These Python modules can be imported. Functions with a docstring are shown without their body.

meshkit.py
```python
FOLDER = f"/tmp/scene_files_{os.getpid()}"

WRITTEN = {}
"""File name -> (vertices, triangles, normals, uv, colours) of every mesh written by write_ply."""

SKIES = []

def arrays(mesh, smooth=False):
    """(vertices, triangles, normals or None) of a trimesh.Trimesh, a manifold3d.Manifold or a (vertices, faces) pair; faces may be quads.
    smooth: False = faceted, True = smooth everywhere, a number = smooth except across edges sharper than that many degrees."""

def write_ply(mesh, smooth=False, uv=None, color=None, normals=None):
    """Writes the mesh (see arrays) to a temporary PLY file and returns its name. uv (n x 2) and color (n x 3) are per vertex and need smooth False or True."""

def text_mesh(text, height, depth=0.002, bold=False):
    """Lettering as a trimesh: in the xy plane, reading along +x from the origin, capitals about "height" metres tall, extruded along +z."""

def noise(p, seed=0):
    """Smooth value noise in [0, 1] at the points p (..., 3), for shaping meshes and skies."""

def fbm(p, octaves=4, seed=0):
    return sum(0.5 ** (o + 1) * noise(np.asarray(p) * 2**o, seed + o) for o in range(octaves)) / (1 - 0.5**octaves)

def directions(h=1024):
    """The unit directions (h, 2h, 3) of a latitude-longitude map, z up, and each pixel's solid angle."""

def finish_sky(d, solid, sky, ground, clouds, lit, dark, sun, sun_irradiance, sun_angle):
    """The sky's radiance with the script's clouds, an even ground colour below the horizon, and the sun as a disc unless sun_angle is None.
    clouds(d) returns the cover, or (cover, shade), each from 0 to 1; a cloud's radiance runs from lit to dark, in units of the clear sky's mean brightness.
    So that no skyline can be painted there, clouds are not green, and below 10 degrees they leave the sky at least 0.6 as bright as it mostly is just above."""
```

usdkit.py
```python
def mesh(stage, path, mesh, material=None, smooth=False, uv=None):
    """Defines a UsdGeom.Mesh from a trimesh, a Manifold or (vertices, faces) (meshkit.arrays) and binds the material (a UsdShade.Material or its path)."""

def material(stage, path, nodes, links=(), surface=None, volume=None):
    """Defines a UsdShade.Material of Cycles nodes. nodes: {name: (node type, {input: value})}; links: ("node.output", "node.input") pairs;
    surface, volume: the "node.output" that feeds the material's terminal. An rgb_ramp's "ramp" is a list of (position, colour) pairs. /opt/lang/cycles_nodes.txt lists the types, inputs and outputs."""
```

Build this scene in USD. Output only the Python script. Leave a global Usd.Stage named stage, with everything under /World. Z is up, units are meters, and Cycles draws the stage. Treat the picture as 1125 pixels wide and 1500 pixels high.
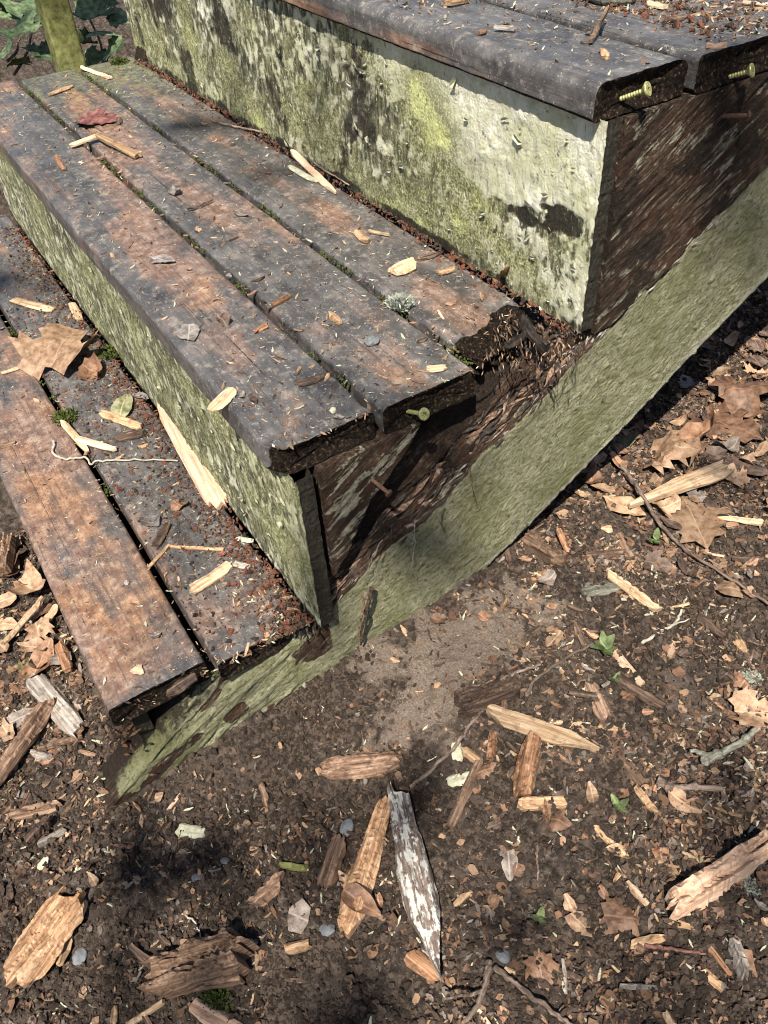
import math
import numpy as np
import shapely
from shapely.geometry import Polygon
from scipy.spatial import Delaunay
from pxr import Gf, Sdf, Usd, UsdGeom, UsdLux, UsdShade, Vt
import usdkit
from meshkit import fbm, noise

stage = Usd.Stage.CreateInMemory()
UsdGeom.SetStageUpAxis(stage, 'Z'); UsdGeom.SetStageMetersPerUnit(stage, 1.0)
UsdGeom.Xform.Define(stage, '/World')
UsdGeom.Scope.Define(stage, '/World/Looks')
T = Sdf.ValueTypeNames

# ------------------------------------------------------------------ camera, sky, sun, exposure
CR = np.array([[0.5388840197, 0.8406120242, -0.0545475753], [0.5664810432, -0.4095521779, -0.7150987633], [-0.6234606972, 0.3544551287, -0.6968919004]])
CC = np.array([0.4081882337, 0.0194259450, 0.5417950102])
CF = 1197.0989
EXPOSURE = 1.2
SUN_TO = np.array([0.46, -0.42, 1.0])
SUN_STRENGTH, SKY_STRENGTH = 1.25, 0.06

cam = UsdGeom.Camera.Define(stage, '/World/camera')
m = np.eye(4); m[0, :3] = CR[0]; m[1, :3] = -CR[1]; m[2, :3] = -CR[2]; m[3, :3] = CC
cam.AddTransformOp().Set(Gf.Matrix4d(*m.ravel().tolist()))
cam.CreateHorizontalApertureAttr(36.0); cam.CreateVerticalApertureAttr(48.0)
cam.CreateFocalLengthAttr(36.0 * CF / 1125.0)
cam.CreateClippingRangeAttr(Gf.Vec2f(0.02, 1000))
cam.CreateExposureAttr(EXPOSURE)

SUN_TO = SUN_TO / np.linalg.norm(SUN_TO)
sky_dome = UsdLux.DomeLight.Define(stage, '/World/sky')
sky_look = usdkit.material(stage, '/World/Looks/sky', {
    's': ('sky_texture', {'sky_type': 'single_scattering', 'sun_disc': False, 'sun_elevation': float(math.asin(SUN_TO[2])), 'sun_rotation': float(math.atan2(SUN_TO[0], SUN_TO[1]))}),
    'b': ('background_shader', {'strength': SKY_STRENGTH})}, [('s.color', 'b.color')], surface='b.background')
UsdShade.MaterialBindingAPI.Apply(sky_dome.GetPrim()).Bind(sky_look)
sky_dome.GetPrim().SetCustomDataByKey('kind', 'structure')
sky_dome.GetPrim().SetCustomDataByKey('label', 'bright daylight sky above the garden steps'); sky_dome.GetPrim().SetCustomDataByKey('category', 'sky')
sun = UsdLux.DistantLight.Define(stage, '/World/sun')
sun.CreateIntensityAttr(SUN_STRENGTH); sun.CreateAngleAttr(0.5); sun.CreateColorAttr(Gf.Vec3f(1.0, 0.95, 0.86))
sun.GetPrim().CreateAttribute('inputs:normalize', T.Bool).Set(True)
zx = SUN_TO; xx = np.cross([0, 1, 0], zx); xx /= np.linalg.norm(xx); yx = np.cross(zx, xx)
m = np.eye(4); m[0, :3] = xx; m[1, :3] = yx; m[2, :3] = zx
sun.AddTransformOp().Set(Gf.Matrix4d(*m.ravel().tolist()))

# ------------------------------------------------------------------ helpers
def at(u, v, axis, val):
    "the point of the plane axis = val that the photograph's pixel (of 1125 x 1500) shows"
    d = np.array([(u - 562.5) / CF, (v - 750) / CF, 1]) @ CR
    return CC + d * (val - CC[axis]) / d[axis]

def seen(P):
    q = (np.asarray(P, float) - CC) @ CR.T
    return np.stack([562.5 + CF * q[..., 0] / q[..., 2], 750 + CF * q[..., 1] / q[..., 2]], -1)

taken = {}
def name_of(n, parent):
    k = (parent, n); c = taken.get(k, 0); taken[k] = c + 1
    return n if c == 0 else f'{n}_{c:03d}'

def tag(p, label=None, cat=None, group=None, kind=None):
    p = p.GetPrim() if hasattr(p, 'GetPrim') else p
    for k, v in (('label', label), ('category', cat), ('group', group), ('kind', kind)):
        if v: p.SetCustomDataByKey(k, v)
    return p

def part(n, mesh, mat, parent='/World', mask=None, smooth=False, loc=None):
    parent = parent if isinstance(parent, str) else str(parent.GetPath())
    path = parent + '/' + name_of(n, parent)
    if loc is not None and not hasattr(mesh, 'vertices'):
        mesh = (np.asarray(mesh[0]) - loc, mesh[1])
    pr = usdkit.mesh(stage, path, mesh, mat, smooth=smooth)
    if loc is not None:
        pr.AddTranslateOp().Set(Gf.Vec3d(*map(float, loc)))
    if mask is not None:
        UsdGeom.PrimvarsAPI(pr).CreatePrimvar('mask', T.Color3fArray, 'vertex').Set(Vt.Vec3fArray.FromNumpy(np.clip(mask, 0, 1).astype(np.float32)))
    return pr.GetPrim()

def group_thing(n, label, cat, loc=(0, 0, 0), group=None):
    x = UsdGeom.Xform.Define(stage, '/World/' + name_of(n, '/World'))
    x.AddTranslateOp().Set(Gf.Vec3d(*map(float, loc)))
    return tag(x, label, cat, group)

def sstep(a, b, x):
    t = np.clip((np.asarray(x, float) - a) / (b - a), 0, 1); return t * t * (3 - 2 * t)

def P3(*c):
    return np.stack(np.broadcast_arrays(*[np.asarray(k, float) for k in c]), -1)

def densify(poly, sp):
    poly = np.asarray(poly, float); out = []
    for a, b in zip(poly, np.roll(poly, -1, 0)):
        k = max(1, int(round(np.linalg.norm(b - a) / sp)))
        out.append(a + (b - a) * (np.arange(k) / k)[:, None])
    return np.vstack(out)

def fill(poly, sp, rng, dense=True):
    "triangles filling a polygon: points (n,2), faces, outline"
    edge = densify(poly, sp) if dense else np.asarray(poly, float)
    pg = Polygon(edge)
    if not pg.is_valid: pg = pg.buffer(0)
    lo, hi = edge.min(0), edge.max(0)
    gx, gy = np.meshgrid(np.arange(lo[0] + sp / 2, hi[0], sp), np.arange(lo[1] + sp / 2, hi[1], sp))
    g = np.stack([gx.ravel(), gy.ravel()], 1) + rng.uniform(-.28, .28, (gx.size, 2)) * sp
    inner = pg.buffer(-sp * .45)
    if len(g): g = g[shapely.contains_xy(inner, g[:, 0], g[:, 1])]
    p = np.vstack([edge, g]); f = Delaunay(p).simplices
    c = p[f].mean(1); ok = shapely.contains_xy(pg, c[:, 0], c[:, 1])
    a = p[f]; area = np.cross(a[:, 1] - a[:, 0], a[:, 2] - a[:, 0])
    f = f[ok & (np.abs(area) > 1e-12)]; area = area[ok & (np.abs(area) > 1e-12)]
    f[area < 0] = f[area < 0][:, ::-1]
    return p, f, len(edge)

def close_slab(top, bot, f):
    "top and bottom vertex sets of the same triangulation, closed along its border"
    n = len(top); e = np.vstack([f[:, [0, 1]], f[:, [1, 2]], f[:, [2, 0]]])
    s = {(a, b) for a, b in e.tolist()}
    rim = np.array([(a, b) for a, b in s if (b, a) not in s])
    side = np.vstack([np.stack([rim[:, 1], rim[:, 0], rim[:, 0] + n], 1), np.stack([rim[:, 1], rim[:, 0] + n, rim[:, 1] + n], 1)])
    return np.vstack([top, bot]), np.vstack([f, f[:, ::-1] + n, side])

def tube(pts, rad, k=7):
    pts = np.asarray(pts, float); rad = np.broadcast_to(rad, len(pts)); n = len(pts)
    t = np.gradient(pts, axis=0); t /= np.linalg.norm(t, axis=1, keepdims=True) + 1e-12
    up = np.array([.31, .2, .93]); a = np.cross(t, up); a /= np.linalg.norm(a, axis=1, keepdims=True) + 1e-9; b = np.cross(t, a)
    th = np.arange(k) / k * 2 * np.pi
    v = pts[:, None] + rad[:, None, None] * (np.cos(th)[None, :, None] * a[:, None] + np.sin(th)[None, :, None] * b[:, None])
    v = np.vstack([v.reshape(-1, 3), pts[:1], pts[-1:]]); f = []
    for i in range(n - 1):
        for j in range(k):
            q, r = i * k + j, i * k + (j + 1) % k
            f += [(q, r, r + k), (q, r + k, q + k)]
    f += [(n * k, (j + 1) % k, j) for j in range(k)] + [(n * k + 1, (n - 1) * k + j, (n - 1) * k + (j + 1) % k) for j in range(k)]
    return v, np.array(f)

def merge(ms):
    v, f, o = [], [], 0
    for a, b in ms:
        v.append(np.asarray(a, float)); f.append(np.asarray(b) + o); o += len(a)
    return np.vstack(v), np.vstack(f)

def rotz(a): c, s = math.cos(a), math.sin(a); return np.array([[c, -s, 0], [s, c, 0], [0, 0, 1.]])
def rotx(a): c, s = math.cos(a), math.sin(a); return np.array([[1, 0, 0], [0, c, -s], [0, s, c.real]])
def roty(a): c, s = math.cos(a), math.sin(a); return np.array([[c, 0, s], [0, 1, 0], [-s, 0, c]])

# ------------------------------------------------------------------ materials
class L(str): pass

class Net:
    def __init__(s, name): s.name, s.nodes, s.links, s.k = name, {}, [], 0
    def __call__(s, kind, out=None, **kw):
        s.k += 1; n = f'n{s.k}'; plain = {}
        for k, v in kw.items():
            if isinstance(v, L): s.links.append((str(v), f'{n}.{k}'))
            else: plain[k] = v
        s.nodes[n] = (kind, plain)
        return L(f'{n}.{out}') if out else n
    def noise(s, vec, scale, detail=4, rough=.55, dist=0., out='fac'):
        return s('noise_texture', out, vector=vec, scale=float(scale), detail=float(detail), roughness=float(rough), distortion=float(dist))
    def stretch(s, vec, sc, rot=(0, 0, 0)): return s('mapping', 'vector', vector=vec, scale=sc, rotation=rot)
    def step(s, val, a, b, lo=0., hi=1.): return s('map_range', 'result', range_type='smoothstep', value=val, from_min=float(a), from_max=float(b), to_min=float(lo), to_max=float(hi))
    def mix(s, fac, a, b, mode='mix'): return s('mix_color', 'result', blend_type=mode, fac=fac, a=a, b=b)
    def m(s, op, a, b=0.5, c=0.): return s('math', 'value', math_type=op, value1=a, value2=b, value3=c)
    def ramp(s, fac, stops): return s('rgb_ramp', 'color', fac=fac, ramp=stops)
    def pos(s): return s('geometry', 'position')
    def obj(s): return s('texture_coordinate', 'object')
    def mask(s):
        c = s('attribute', 'color', attribute='mask'); n = s('separate_color', color=c)
        return L(n + '.r'), L(n + '.g'), L(n + '.b')
    def bump(s, h, strength, dist, normal=None):
        kw = dict(height=h, strength=float(strength), distance=float(dist))
        if normal is not None: kw['normal'] = normal
        return s('bump', 'normal', **kw)
    def done(s, color, rough=.7, normal=None, spec=.35, **kw):
        kw.update(base_color=color, roughness=rough, specular_ior_level=spec)
        if normal is not None: kw['normal'] = normal
        b = s('principled_bsdf', 'BSDF', **kw)
        return usdkit.material(stage, '/World/Looks/' + s.name, s.nodes, s.links, surface=b)
    def done_from(s, surf): return usdkit.material(stage, '/World/Looks/' + s.name, s.nodes, s.links, surface=surf)

def plank_look():
    g = Net('stained_plank'); p = g.pos(); r, a, d = g.mask()
    fine = g.noise(p, 420, 5, .68); mid = g.noise(p, 75, 7, .66); big = g.noise(p, 19, 6, .64); huge = g.noise(p, 8, 3, .55)
    grain = g.noise(g.stretch(p, (10, 300, 300)), 1, 5, .6)
    blot = g.noise(g.stretch(p, (.65, 1, 1)), 34, 7, .68)
    grey = g.ramp(blot, [(.34, (.032, .030, .030)), (.48, (.060, .056, .054)), (.66, (.104, .096, .090))])
    grey = g.mix(g.step(mid, .52, .68, 0, .55), grey, (.150, .132, .114))
    worn = g.ramp(mid, [(.36, (.115, .060, .040)), (.5, (.185, .104, .070)), (.64, (.255, .170, .125))])
    worn = g.mix(g.step(huge, .46, .62, 0, .75), worn, g.ramp(mid, [(.38, (.15, .060, .022)), (.62, (.34, .170, .072))]))
    w = g.step(g.m('add', r, g.m('multiply_add', g.m('add', g.m('multiply', blot, .55), g.m('multiply', big, .55)), 2.0, -1.16)), .30, .85)
    w = g.m('multiply', w, g.step(fine, .38, .54, .30, .92))
    col = g.mix(w, grey, worn)
    lines = g.noise(g.stretch(p, (3.2, 520, 520)), 1, 4, .6)
    col = g.mix(g.step(grain, .52, .64, 0, .45), col, (.040, .032, .028))
    crackn = g.m('multiply', g.step(lines, .625, .655), g.step(g.noise(g.stretch(p, (4, 30, 30)), 1, 3, .5), .50, .58))
    col = g.mix(g.m('multiply', crackn, .9), col, (.010, .008, .007))
    dust = g.step(g.noise(p, 150, 6, .7), .545, .68, 0, .45)
    col = g.mix(dust, col, (.255, .22, .18))
    specks = g.step(g.noise(p, 700, 2, .5), .665, .71, 0, .75)
    col = g.mix(specks, col, (.36, .32, .26))
    dk = g.step(g.noise(p, 130, 6, .72), .57, .66, 0, .85)
    col = g.mix(g.m('multiply', dk, .75), col, (.024, .019, .016))
    al = g.step(g.m('add', a, g.m('multiply_add', mid, 1.3, -.65)), .35, .65, 0, .85)
    col = g.mix(al, col, g.ramp(fine, [(.36, (.035, .040, .014)), (.62, (.17, .175, .075))]))
    rt = g.step(g.m('add', d, g.m('multiply_add', mid, .7, -.35)), .4, .6, 0, 1.)
    col = g.mix(rt, col, g.ramp(fine, [(.38, (.0035, .0028, .0022)), (.55, (.012, .0085, .006)), (.62, (.042, .026, .016)), (.70, (.13, .085, .05))]))
    h = g.m('add', g.m('multiply', grain, .7), g.m('multiply', fine, .35))
    h = g.m('add', h, g.m('multiply', mid, .7)); h = g.m('add', h, g.m('multiply', crackn, -1.2))
    rough = g.m('maximum', g.step(mid, .36, .62, .36, .66), g.m('multiply', rt, .95))
    return g.done(col, rough, g.bump(h, .5, .0013), g.m('multiply_add', rt, -.44, .5))

def riser_look():
    g = Net('peeling_painted_board'); p = g.pos(); r, a, d = g.mask()
    fine = g.noise(p, 480, 5, .68); mid = g.noise(p, 90, 6, .65); big = g.noise(p, 22, 4, .6); huge = g.noise(p, 9, 3, .55)
    vert = g.noise(g.stretch(p, (210, 210, 48)), 1, 6, .68)
    paint = g.ramp(mid, [(.34, (.40, .38, .25)), (.5, (.56, .54, .41)), (.64, (.68, .66, .56))])
    paint = g.mix(g.step(fine, .54, .68, 0, .5), paint, (.27, .26, .13))
    paint = g.mix(g.step(huge, .42, .62, 0, .45), paint, (.44, .44, .23))
    bare = g.ramp(vert, [(.36, (.030, .029, .018)), (.5, (.085, .083, .048)), (.64, (.22, .215, .14))])
    pm = g.step(g.m('add', r, g.m('multiply_add', g.m('add', g.m('add', g.m('multiply', vert, .4), g.m('multiply', fine, .3)), g.m('multiply', mid, .3)), 1.9, -.95)), .18, .74)
    col = g.mix(pm, bare, paint)
    am = g.step(g.m('add', a, g.m('multiply_add', g.m('add', g.m('multiply', mid, .6), g.m('multiply', vert, .6)), 1.5, -.90)), .22, .85, 0, .88)
    green = g.ramp(fine, [(.36, (.055, .056, .020)), (.5, (.185, .183, .075)), (.62, (.40, .385, .21))])
    green = g.mix(g.step(a, .75, 1., 0, .85), green, g.ramp(fine, [(.36, (.25, .27, .06)), (.6, (.60, .60, .26))]))  # lightest algae tone, also shows the painted sunlit spot
    col = g.mix(am, col, green)
    dm = g.step(g.m('add', d, g.m('multiply_add', g.m('add', g.m('multiply', mid, .5), g.m('multiply', vert, .5)), 1.3, -.65)), .4, .62, 0, .95)
    col = g.mix(dm, col, g.ramp(fine, [(.36, (.006, .005, .004)), (.62, (.030, .024, .017))]))
    sp = g.step(g.noise(g.stretch(p, (1, 1, .6)), 200, 6, .72), .60, .66, 0, .75)
    keep = g.m('subtract', 1., dm); col = g.mix(g.m('multiply', sp, keep), col, (.035, .032, .018))
    sp2 = g.step(g.noise(g.stretch(p, (1, 1, .45)), 380, 5, .7), .58, .64, 0, .8)
    col = g.mix(g.m('multiply', sp2, keep), col, (.52, .50, .38))
    h = g.m('add', g.m('multiply', vert, .9), g.m('multiply', fine, .8)); h = g.m('add', h, g.m('multiply', mid, .6))
    return g.done(col, .84, g.bump(h, .9, .0022), .2)

def stringer_look():
    g = Net('algae_and_rot_board'); p = g.pos(); r, a, d = g.mask()    # r: green skin, a: pale, d: dark
    sl = g.stretch(p, (1, 1, 1), (-.55, 0, 0))                          # along the slope
    fine = g.noise(p, 520, 5, .68); mid = g.noise(p, 100, 6, .65); big = g.noise(p, 14, 4, .6)
    fib = g.m('add', g.m('multiply', g.noise(g.stretch(sl, (460, 40, 460)), 1, 6, .7), .72), g.m('multiply', g.noise(p, 150, 5, .7), .28))
    crack = g.noise(g.stretch(sl, (300, 210, 420)), 1, 6, .72)
    grit = g.noise(p, 260, 6, .72)
    green = g.ramp(mid, [(.35, (.20, .192, .102)), (.5, (.285, .272, .160)), (.64, (.37, .35, .23))])
    green = g.mix(g.step(crack, .53, .60, 0, .72), green, (.060, .055, .030))
    green = g.mix(g.step(grit, .55, .64, 0, .5), green, (.50, .48, .33))
    green = g.mix(g.step(big, .47, .66, 0, .55), green, (.135, .142, .050)); green = g.mix(g.step(g.noise(g.stretch(sl, (320, 9, 320)), 1, 5, .65), .54, .66, 0, .5), green, (.10, .088, .048))
    rot = g.ramp(fib, [(.34, (.009, .007, .005)), (.47, (.045, .028, .019)), (.56, (.11, .072, .048)), (.68, (.34, .30, .235))])
    rot = g.mix(g.step(mid, .50, .62, 0, .75), rot, (.062, .030, .017)); rot = g.mix(g.step(big, .5, .62, 0, .6), rot, (.022, .014, .010))
    gm = g.step(g.m('add', r, g.m('multiply_add', g.m('add', g.m('multiply', mid, .5), g.m('multiply', fib, .6)), .8, -.44)), .38, .62)
    col = g.mix(gm, rot, green)
    pm = g.step(g.m('add', a, g.m('multiply_add', fib, 1.2, -.6)), .42, .62, 0, .85)
    col = g.mix(pm, col, g.ramp(fine, [(.36, (.25, .24, .16)), (.64, (.50, .475, .36))]))
    dm = g.step(g.m('add', d, g.m('multiply_add', mid, .9, -.45)), .4, .62, 0, .95)
    col = g.mix(dm, col, g.ramp(fine, [(.3, (.008, .006, .005)), (.7, (.045, .032, .022))]))
    h = g.m('add', g.m('multiply', fib, .7), g.m('multiply', grit, 1.)); h = g.m('add', h, g.m('multiply', crack, -1.3)); h = g.m('add', h, g.m('multiply', g.noise(p, 480, 4, .7), .8))
    return g.done(col, .9, g.bump(h, 1., .0040), .12)

def soil_look():
    g = Net('damp_soil'); p = g.pos(); r, a, d = g.mask()       # r: dry pale soil with sunlit spots painted in
    fine = g.noise(p, 600, 5, .7); mid = g.noise(p, 130, 6, .68); big = g.noise(p, 12, 4, .6)
    col = g.ramp(mid, [(.36, (.010, .0075, .0055)), (.5, (.036, .026, .0195)), (.64, (.095, .071, .055))])
    col = g.mix(g.step(big, .4, .7, 0, .5), col, (.060, .044, .034))
    dry = g.ramp(fine, [(.36, (.070, .052, .040)), (.62, (.175, .134, .103))])  # pale ramp for dry soil and the painted sun spots
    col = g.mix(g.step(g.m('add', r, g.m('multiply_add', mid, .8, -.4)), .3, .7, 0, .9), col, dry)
    col = g.mix(g.step(fine, .63, .72, 0, .7), col, (.15, .11, .08))
    sp = g.step(g.noise(p, 700, 2, .5), .69, .74, 0, .9)
    col = g.mix(sp, col, (.36, .30, .22))
    h = g.m('add', fine, g.m('multiply', mid, 1.2))
    return g.done(col, .9, g.bump(h, .8, .002), .2)

def wood_look(name, dark, base, light, paint=0., sc=1., spot=.35):
    g = Net(name); p = g.obj(); rnd = g('object_info', 'random')
    ofs = g('combine_xyz', 'vector', x=g.m('multiply', rnd, 7.), y=g.m('multiply', rnd, 3.), z=0.)
    q = g('mix_color', 'result', blend_type='add', fac=1., a=p, b=ofs, use_clamp=False)
    fib = g.noise(g.stretch(q, (22 * sc, 420 * sc, 420 * sc)), 1, 6, .65)
    mid = g.noise(q, 110, 5, .65); fine = g.noise(q, 700, 4, .65)
    col = g.ramp(fib, [(.35, dark), (.5, base), (.65, light)])
    col = g.mix(g.step(mid, .52, .64, 0, min(1, spot * 1.4)), col, tuple(.35 * x for x in dark))
    if paint:
        pm = g.step(g.m('add', g.m('multiply', g.noise(g.stretch(q, (60, 260, 260)), 1, 5, .65), .7), g.m('multiply', mid, .4)), .545, .59, 0, paint)
        col = g.mix(pm, col, (.50, .48, .43))
    v = g.step(rnd, 0, 1, .68, 1.22)
    col = g('hsv', 'color', hue=.5, saturation=1., value=v, fac=1., color=col)
    return g.done(col, .75, g.bump(g.m('add', fib, g.m('multiply', fine, .3)), .7, .0012), .3)

def leaf_look(name, a, b, c, back=.12):
    g = Net(name); p = g.obj(); rnd = g('object_info', 'random')
    mid = g.noise(p, 120, 5, .6); fine = g.noise(p, 620, 4, .65)
    col = g.ramp(mid, [(.36, a), (.5, b), (.65, c)])
    col = g.mix(g.step(fine, .55, .7, 0, .45), col, tuple(.35 * x for x in a))
    xyz = g('separate_xyz', vector=p); ay = g.m('absolute', L(xyz + '.y'))
    rib = g.step(ay, .0009, .0003)
    side = g.m('multiply', g.step(g.m('absolute', g.m('subtract', g.m('fraction', g.m('multiply', g.m('subtract', L(xyz + '.x'), g.m('multiply', ay, .8)), 130.)), .5)), .46, .49), g.step(ay, .022, .004))
    col = g.mix(g.m('multiply', g.m('maximum', rib, g.m('multiply', side, .6)), .7), col, tuple(min(1, 1.25 * x) for x in c))
    col = g('hsv', 'color', hue=.5, saturation=1., value=g.step(rnd, 0, 1, .62, 1.25), fac=1., color=col)
    n = g.bump(g.m('add', mid, g.m('multiply', fine, .5)), .5, .0012)
    s = g('principled_bsdf', 'BSDF', base_color=col, roughness=.62, specular_ior_level=.4, normal=n)
    t = g('translucent_bsdf', 'BSDF', color=col, normal=n)
    return g.done_from(g('mix_closure', 'closure', fac=back, closure1=s, closure2=t))

def plain_look(name, a, b, rough=.8, scale=300, spec=.3, metallic=0., bump=.4):
    g = Net(name); n = g.noise(g.obj(), scale, 4, .6)
    return g.done(g.ramp(n, [(.3, a), (.7, b)]), rough, g.bump(n, bump, .0008), spec, metallic=metallic)

PLANK, RISER, STRING, SOIL = plank_look(), riser_look(), stringer_look(), soil_look()
W_FRESH = wood_look('fresh_split_wood', (.26, .155, .08), (.42, .285, .17), (.54, .41, .28), spot=.3)
W_ORANGE = wood_look('orange_split_wood', (.20, .095, .042), (.37, .21, .11), (.53, .36, .225), spot=.4)
W_PINK = wood_look('pinkish_split_wood', (.33, .19, .12), (.48, .31, .205), (.58, .42, .30), spot=.12, sc=.7)
W_TAN = wood_look('tan_weathered_wood', (.15, .085, .045), (.31, .19, .10), (.46, .31, .19))
W_ROT = wood_look('orange_rotten_wood', (.08, .036, .018), (.19, .095, .048), (.33, .195, .11))
W_DARK = wood_look('dark_rotten_wood', (.018, .011, .008), (.060, .036, .024), (.16, .10, .065))
W_BLACK = wood_look('black_rotten_wood', (.006, .0045, .0035), (.020, .014, .010), (.07, .05, .036))
W_BROWN = wood_look('brown_rotten_wood', (.055, .030, .018), (.145, .085, .052), (.28, .185, .125))
W_GREY = wood_look('grey_weathered_wood', (.10, .082, .066), (.21, .175, .145), (.34, .30, .26))
W_PAINT = wood_look('flaking_painted_wood', (.07, .048, .036), (.15, .11, .085), (.23, .18, .145), paint=.85)
TWIG = wood_look('twig_bark', (.05, .033, .024), (.13, .092, .068), (.24, .18, .14), sc=.8)
TWIG_RED = wood_look('reddish_twig_bark', (.05, .02, .015), (.115, .05, .038), (.18, .09, .07), sc=.8)
TWIG_LICHEN = wood_look('lichen_covered_bark', (.06, .056, .04), (.15, .14, .105), (.27, .26, .20), sc=.8)
STEM = wood_look('pale_dry_stem', (.25, .22, .17), (.40, .36, .28), (.5, .46, .38), sc=.8)
LF = [leaf_look('leaf_brown', (.085, .042, .022), (.19, .098, .054), (.28, .16, .095)),
      leaf_look('leaf_tan', (.17, .095, .052), (.30, .18, .105), (.40, .27, .17)),
      leaf_look('leaf_dark', (.03, .019, .013), (.075, .047, .033), (.13, .085, .062)),
      leaf_look('leaf_greybrown', (.08, .062, .05), (.16, .125, .10), (.25, .205, .17)),
      leaf_look('leaf_reddish', (.10, .033, .022), (.20, .075, .050), (.29, .13, .09))]
LF_RED = leaf_look('leaf_dark_red', (.05, .018, .016), (.12, .042, .036), (.19, .085, .07))
LF_GREY = leaf_look('leaf_grey', (.075, .062, .055), (.155, .13, .115), (.25, .22, .20))
LF_OLIVE = leaf_look('leaf_olive', (.07, .07, .03), (.16, .155, .08), (.24, .22, .13))
LF_GREEN = leaf_look('leaf_green', (.05, .07, .02), (.105, .14, .048), (.17, .205, .085), .3)
LF_IVY = leaf_look('leaf_ivy', (.05, .085, .03), (.12, .175, .075), (.24, .29, .16), .25)
MOSS = plain_look('moss_green', (.020, .028, .007), (.095, .115, .032), .95, 400, .1)
LICHEN = plain_look('lichen_grey', (.12, .13, .10), (.34, .35, .29), .9, 500, .1)
PALE = plain_look('pale_paint_flake', (.26, .25, .15), (.50, .48, .36), .8, 300, .2)
STONE = plain_look('grey_stone', (.065, .068, .072), (.155, .158, .162), .75, 200, .35)
BRASS = plain_look('yellow_zinc_screw', (.20, .19, .06), (.50, .48, .21), .45, 420, .5, .45)
RUST = plain_look('rusty_nail', (.035, .018, .011), (.12, .06, .035), .8, 600, .3)
CRUMB = [plain_look('soil_crumb_dark', (.011, .008, .006), (.044, .031, .023), .95, 500, .15), plain_look('soil_crumb_brown', (.038, .027, .019), (.088, .064, .048), .95, 500, .15)]
REDBIT = plain_look('red_brown_bits', (.055, .021, .013), (.165, .066, .04), .9, 500, .15)
BARK = plain_look('mossy_bark', (.06, .06, .02), (.21, .21, .075), .9, 120, .15, 0, .8)

# ------------------------------------------------------------------ dimensions read from the photograph
H1, H2 = .1850, .3658                    # heights of the second and third tread above the first
Y1, Y2 = .1677, .4311                    # their front edges
PW, GAP, TH = .0826, .0071, .0238        # plank width, gap, thickness
PITCH = PW + GAP
YR1, YR2 = .1787, .4389                  # fronts of the risers
LEN = .996

# ------------------------------------------------------------------ the ground
def string_x(y): return np.interp(y, [.08, .28], [-.015, .004])

def ground_base(x, y):
    b = np.interp(y, [-.6, -.3, -.04, .065, .165, .22, .28, .35, .7, 1.2, 3], [-.175, -.152, -.131, -.107, -.090, -.070, -.055, -.056, -.055, -.04, .05])
    b = b + .20 * sstep(-1.0, -1.6, x) + .02 * sstep(.0, -.5, x) * sstep(.1, -.1, y)
    b = b - .35 * sstep(1.5, 8, np.hypot(x, y)) * 0
    return b

def dry_sunlit_patch(x, y):  # dry pale soil, with soft sunlight spots painted into its tone
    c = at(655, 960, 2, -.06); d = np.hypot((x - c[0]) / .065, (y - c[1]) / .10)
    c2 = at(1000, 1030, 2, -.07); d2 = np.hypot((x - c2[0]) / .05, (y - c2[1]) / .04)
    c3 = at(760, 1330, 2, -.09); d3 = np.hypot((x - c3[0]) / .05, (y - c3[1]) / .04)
    w_ = (fbm(P3(x * 40, y * 40, 6), 4, 15) - .5) * 1.7; return np.maximum(sstep(1.5, .1, d + w_), np.maximum(.6 * sstep(1.6, .1, d2 + w_), .3 * sstep(1.5, .2, d3 + w_)))

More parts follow.
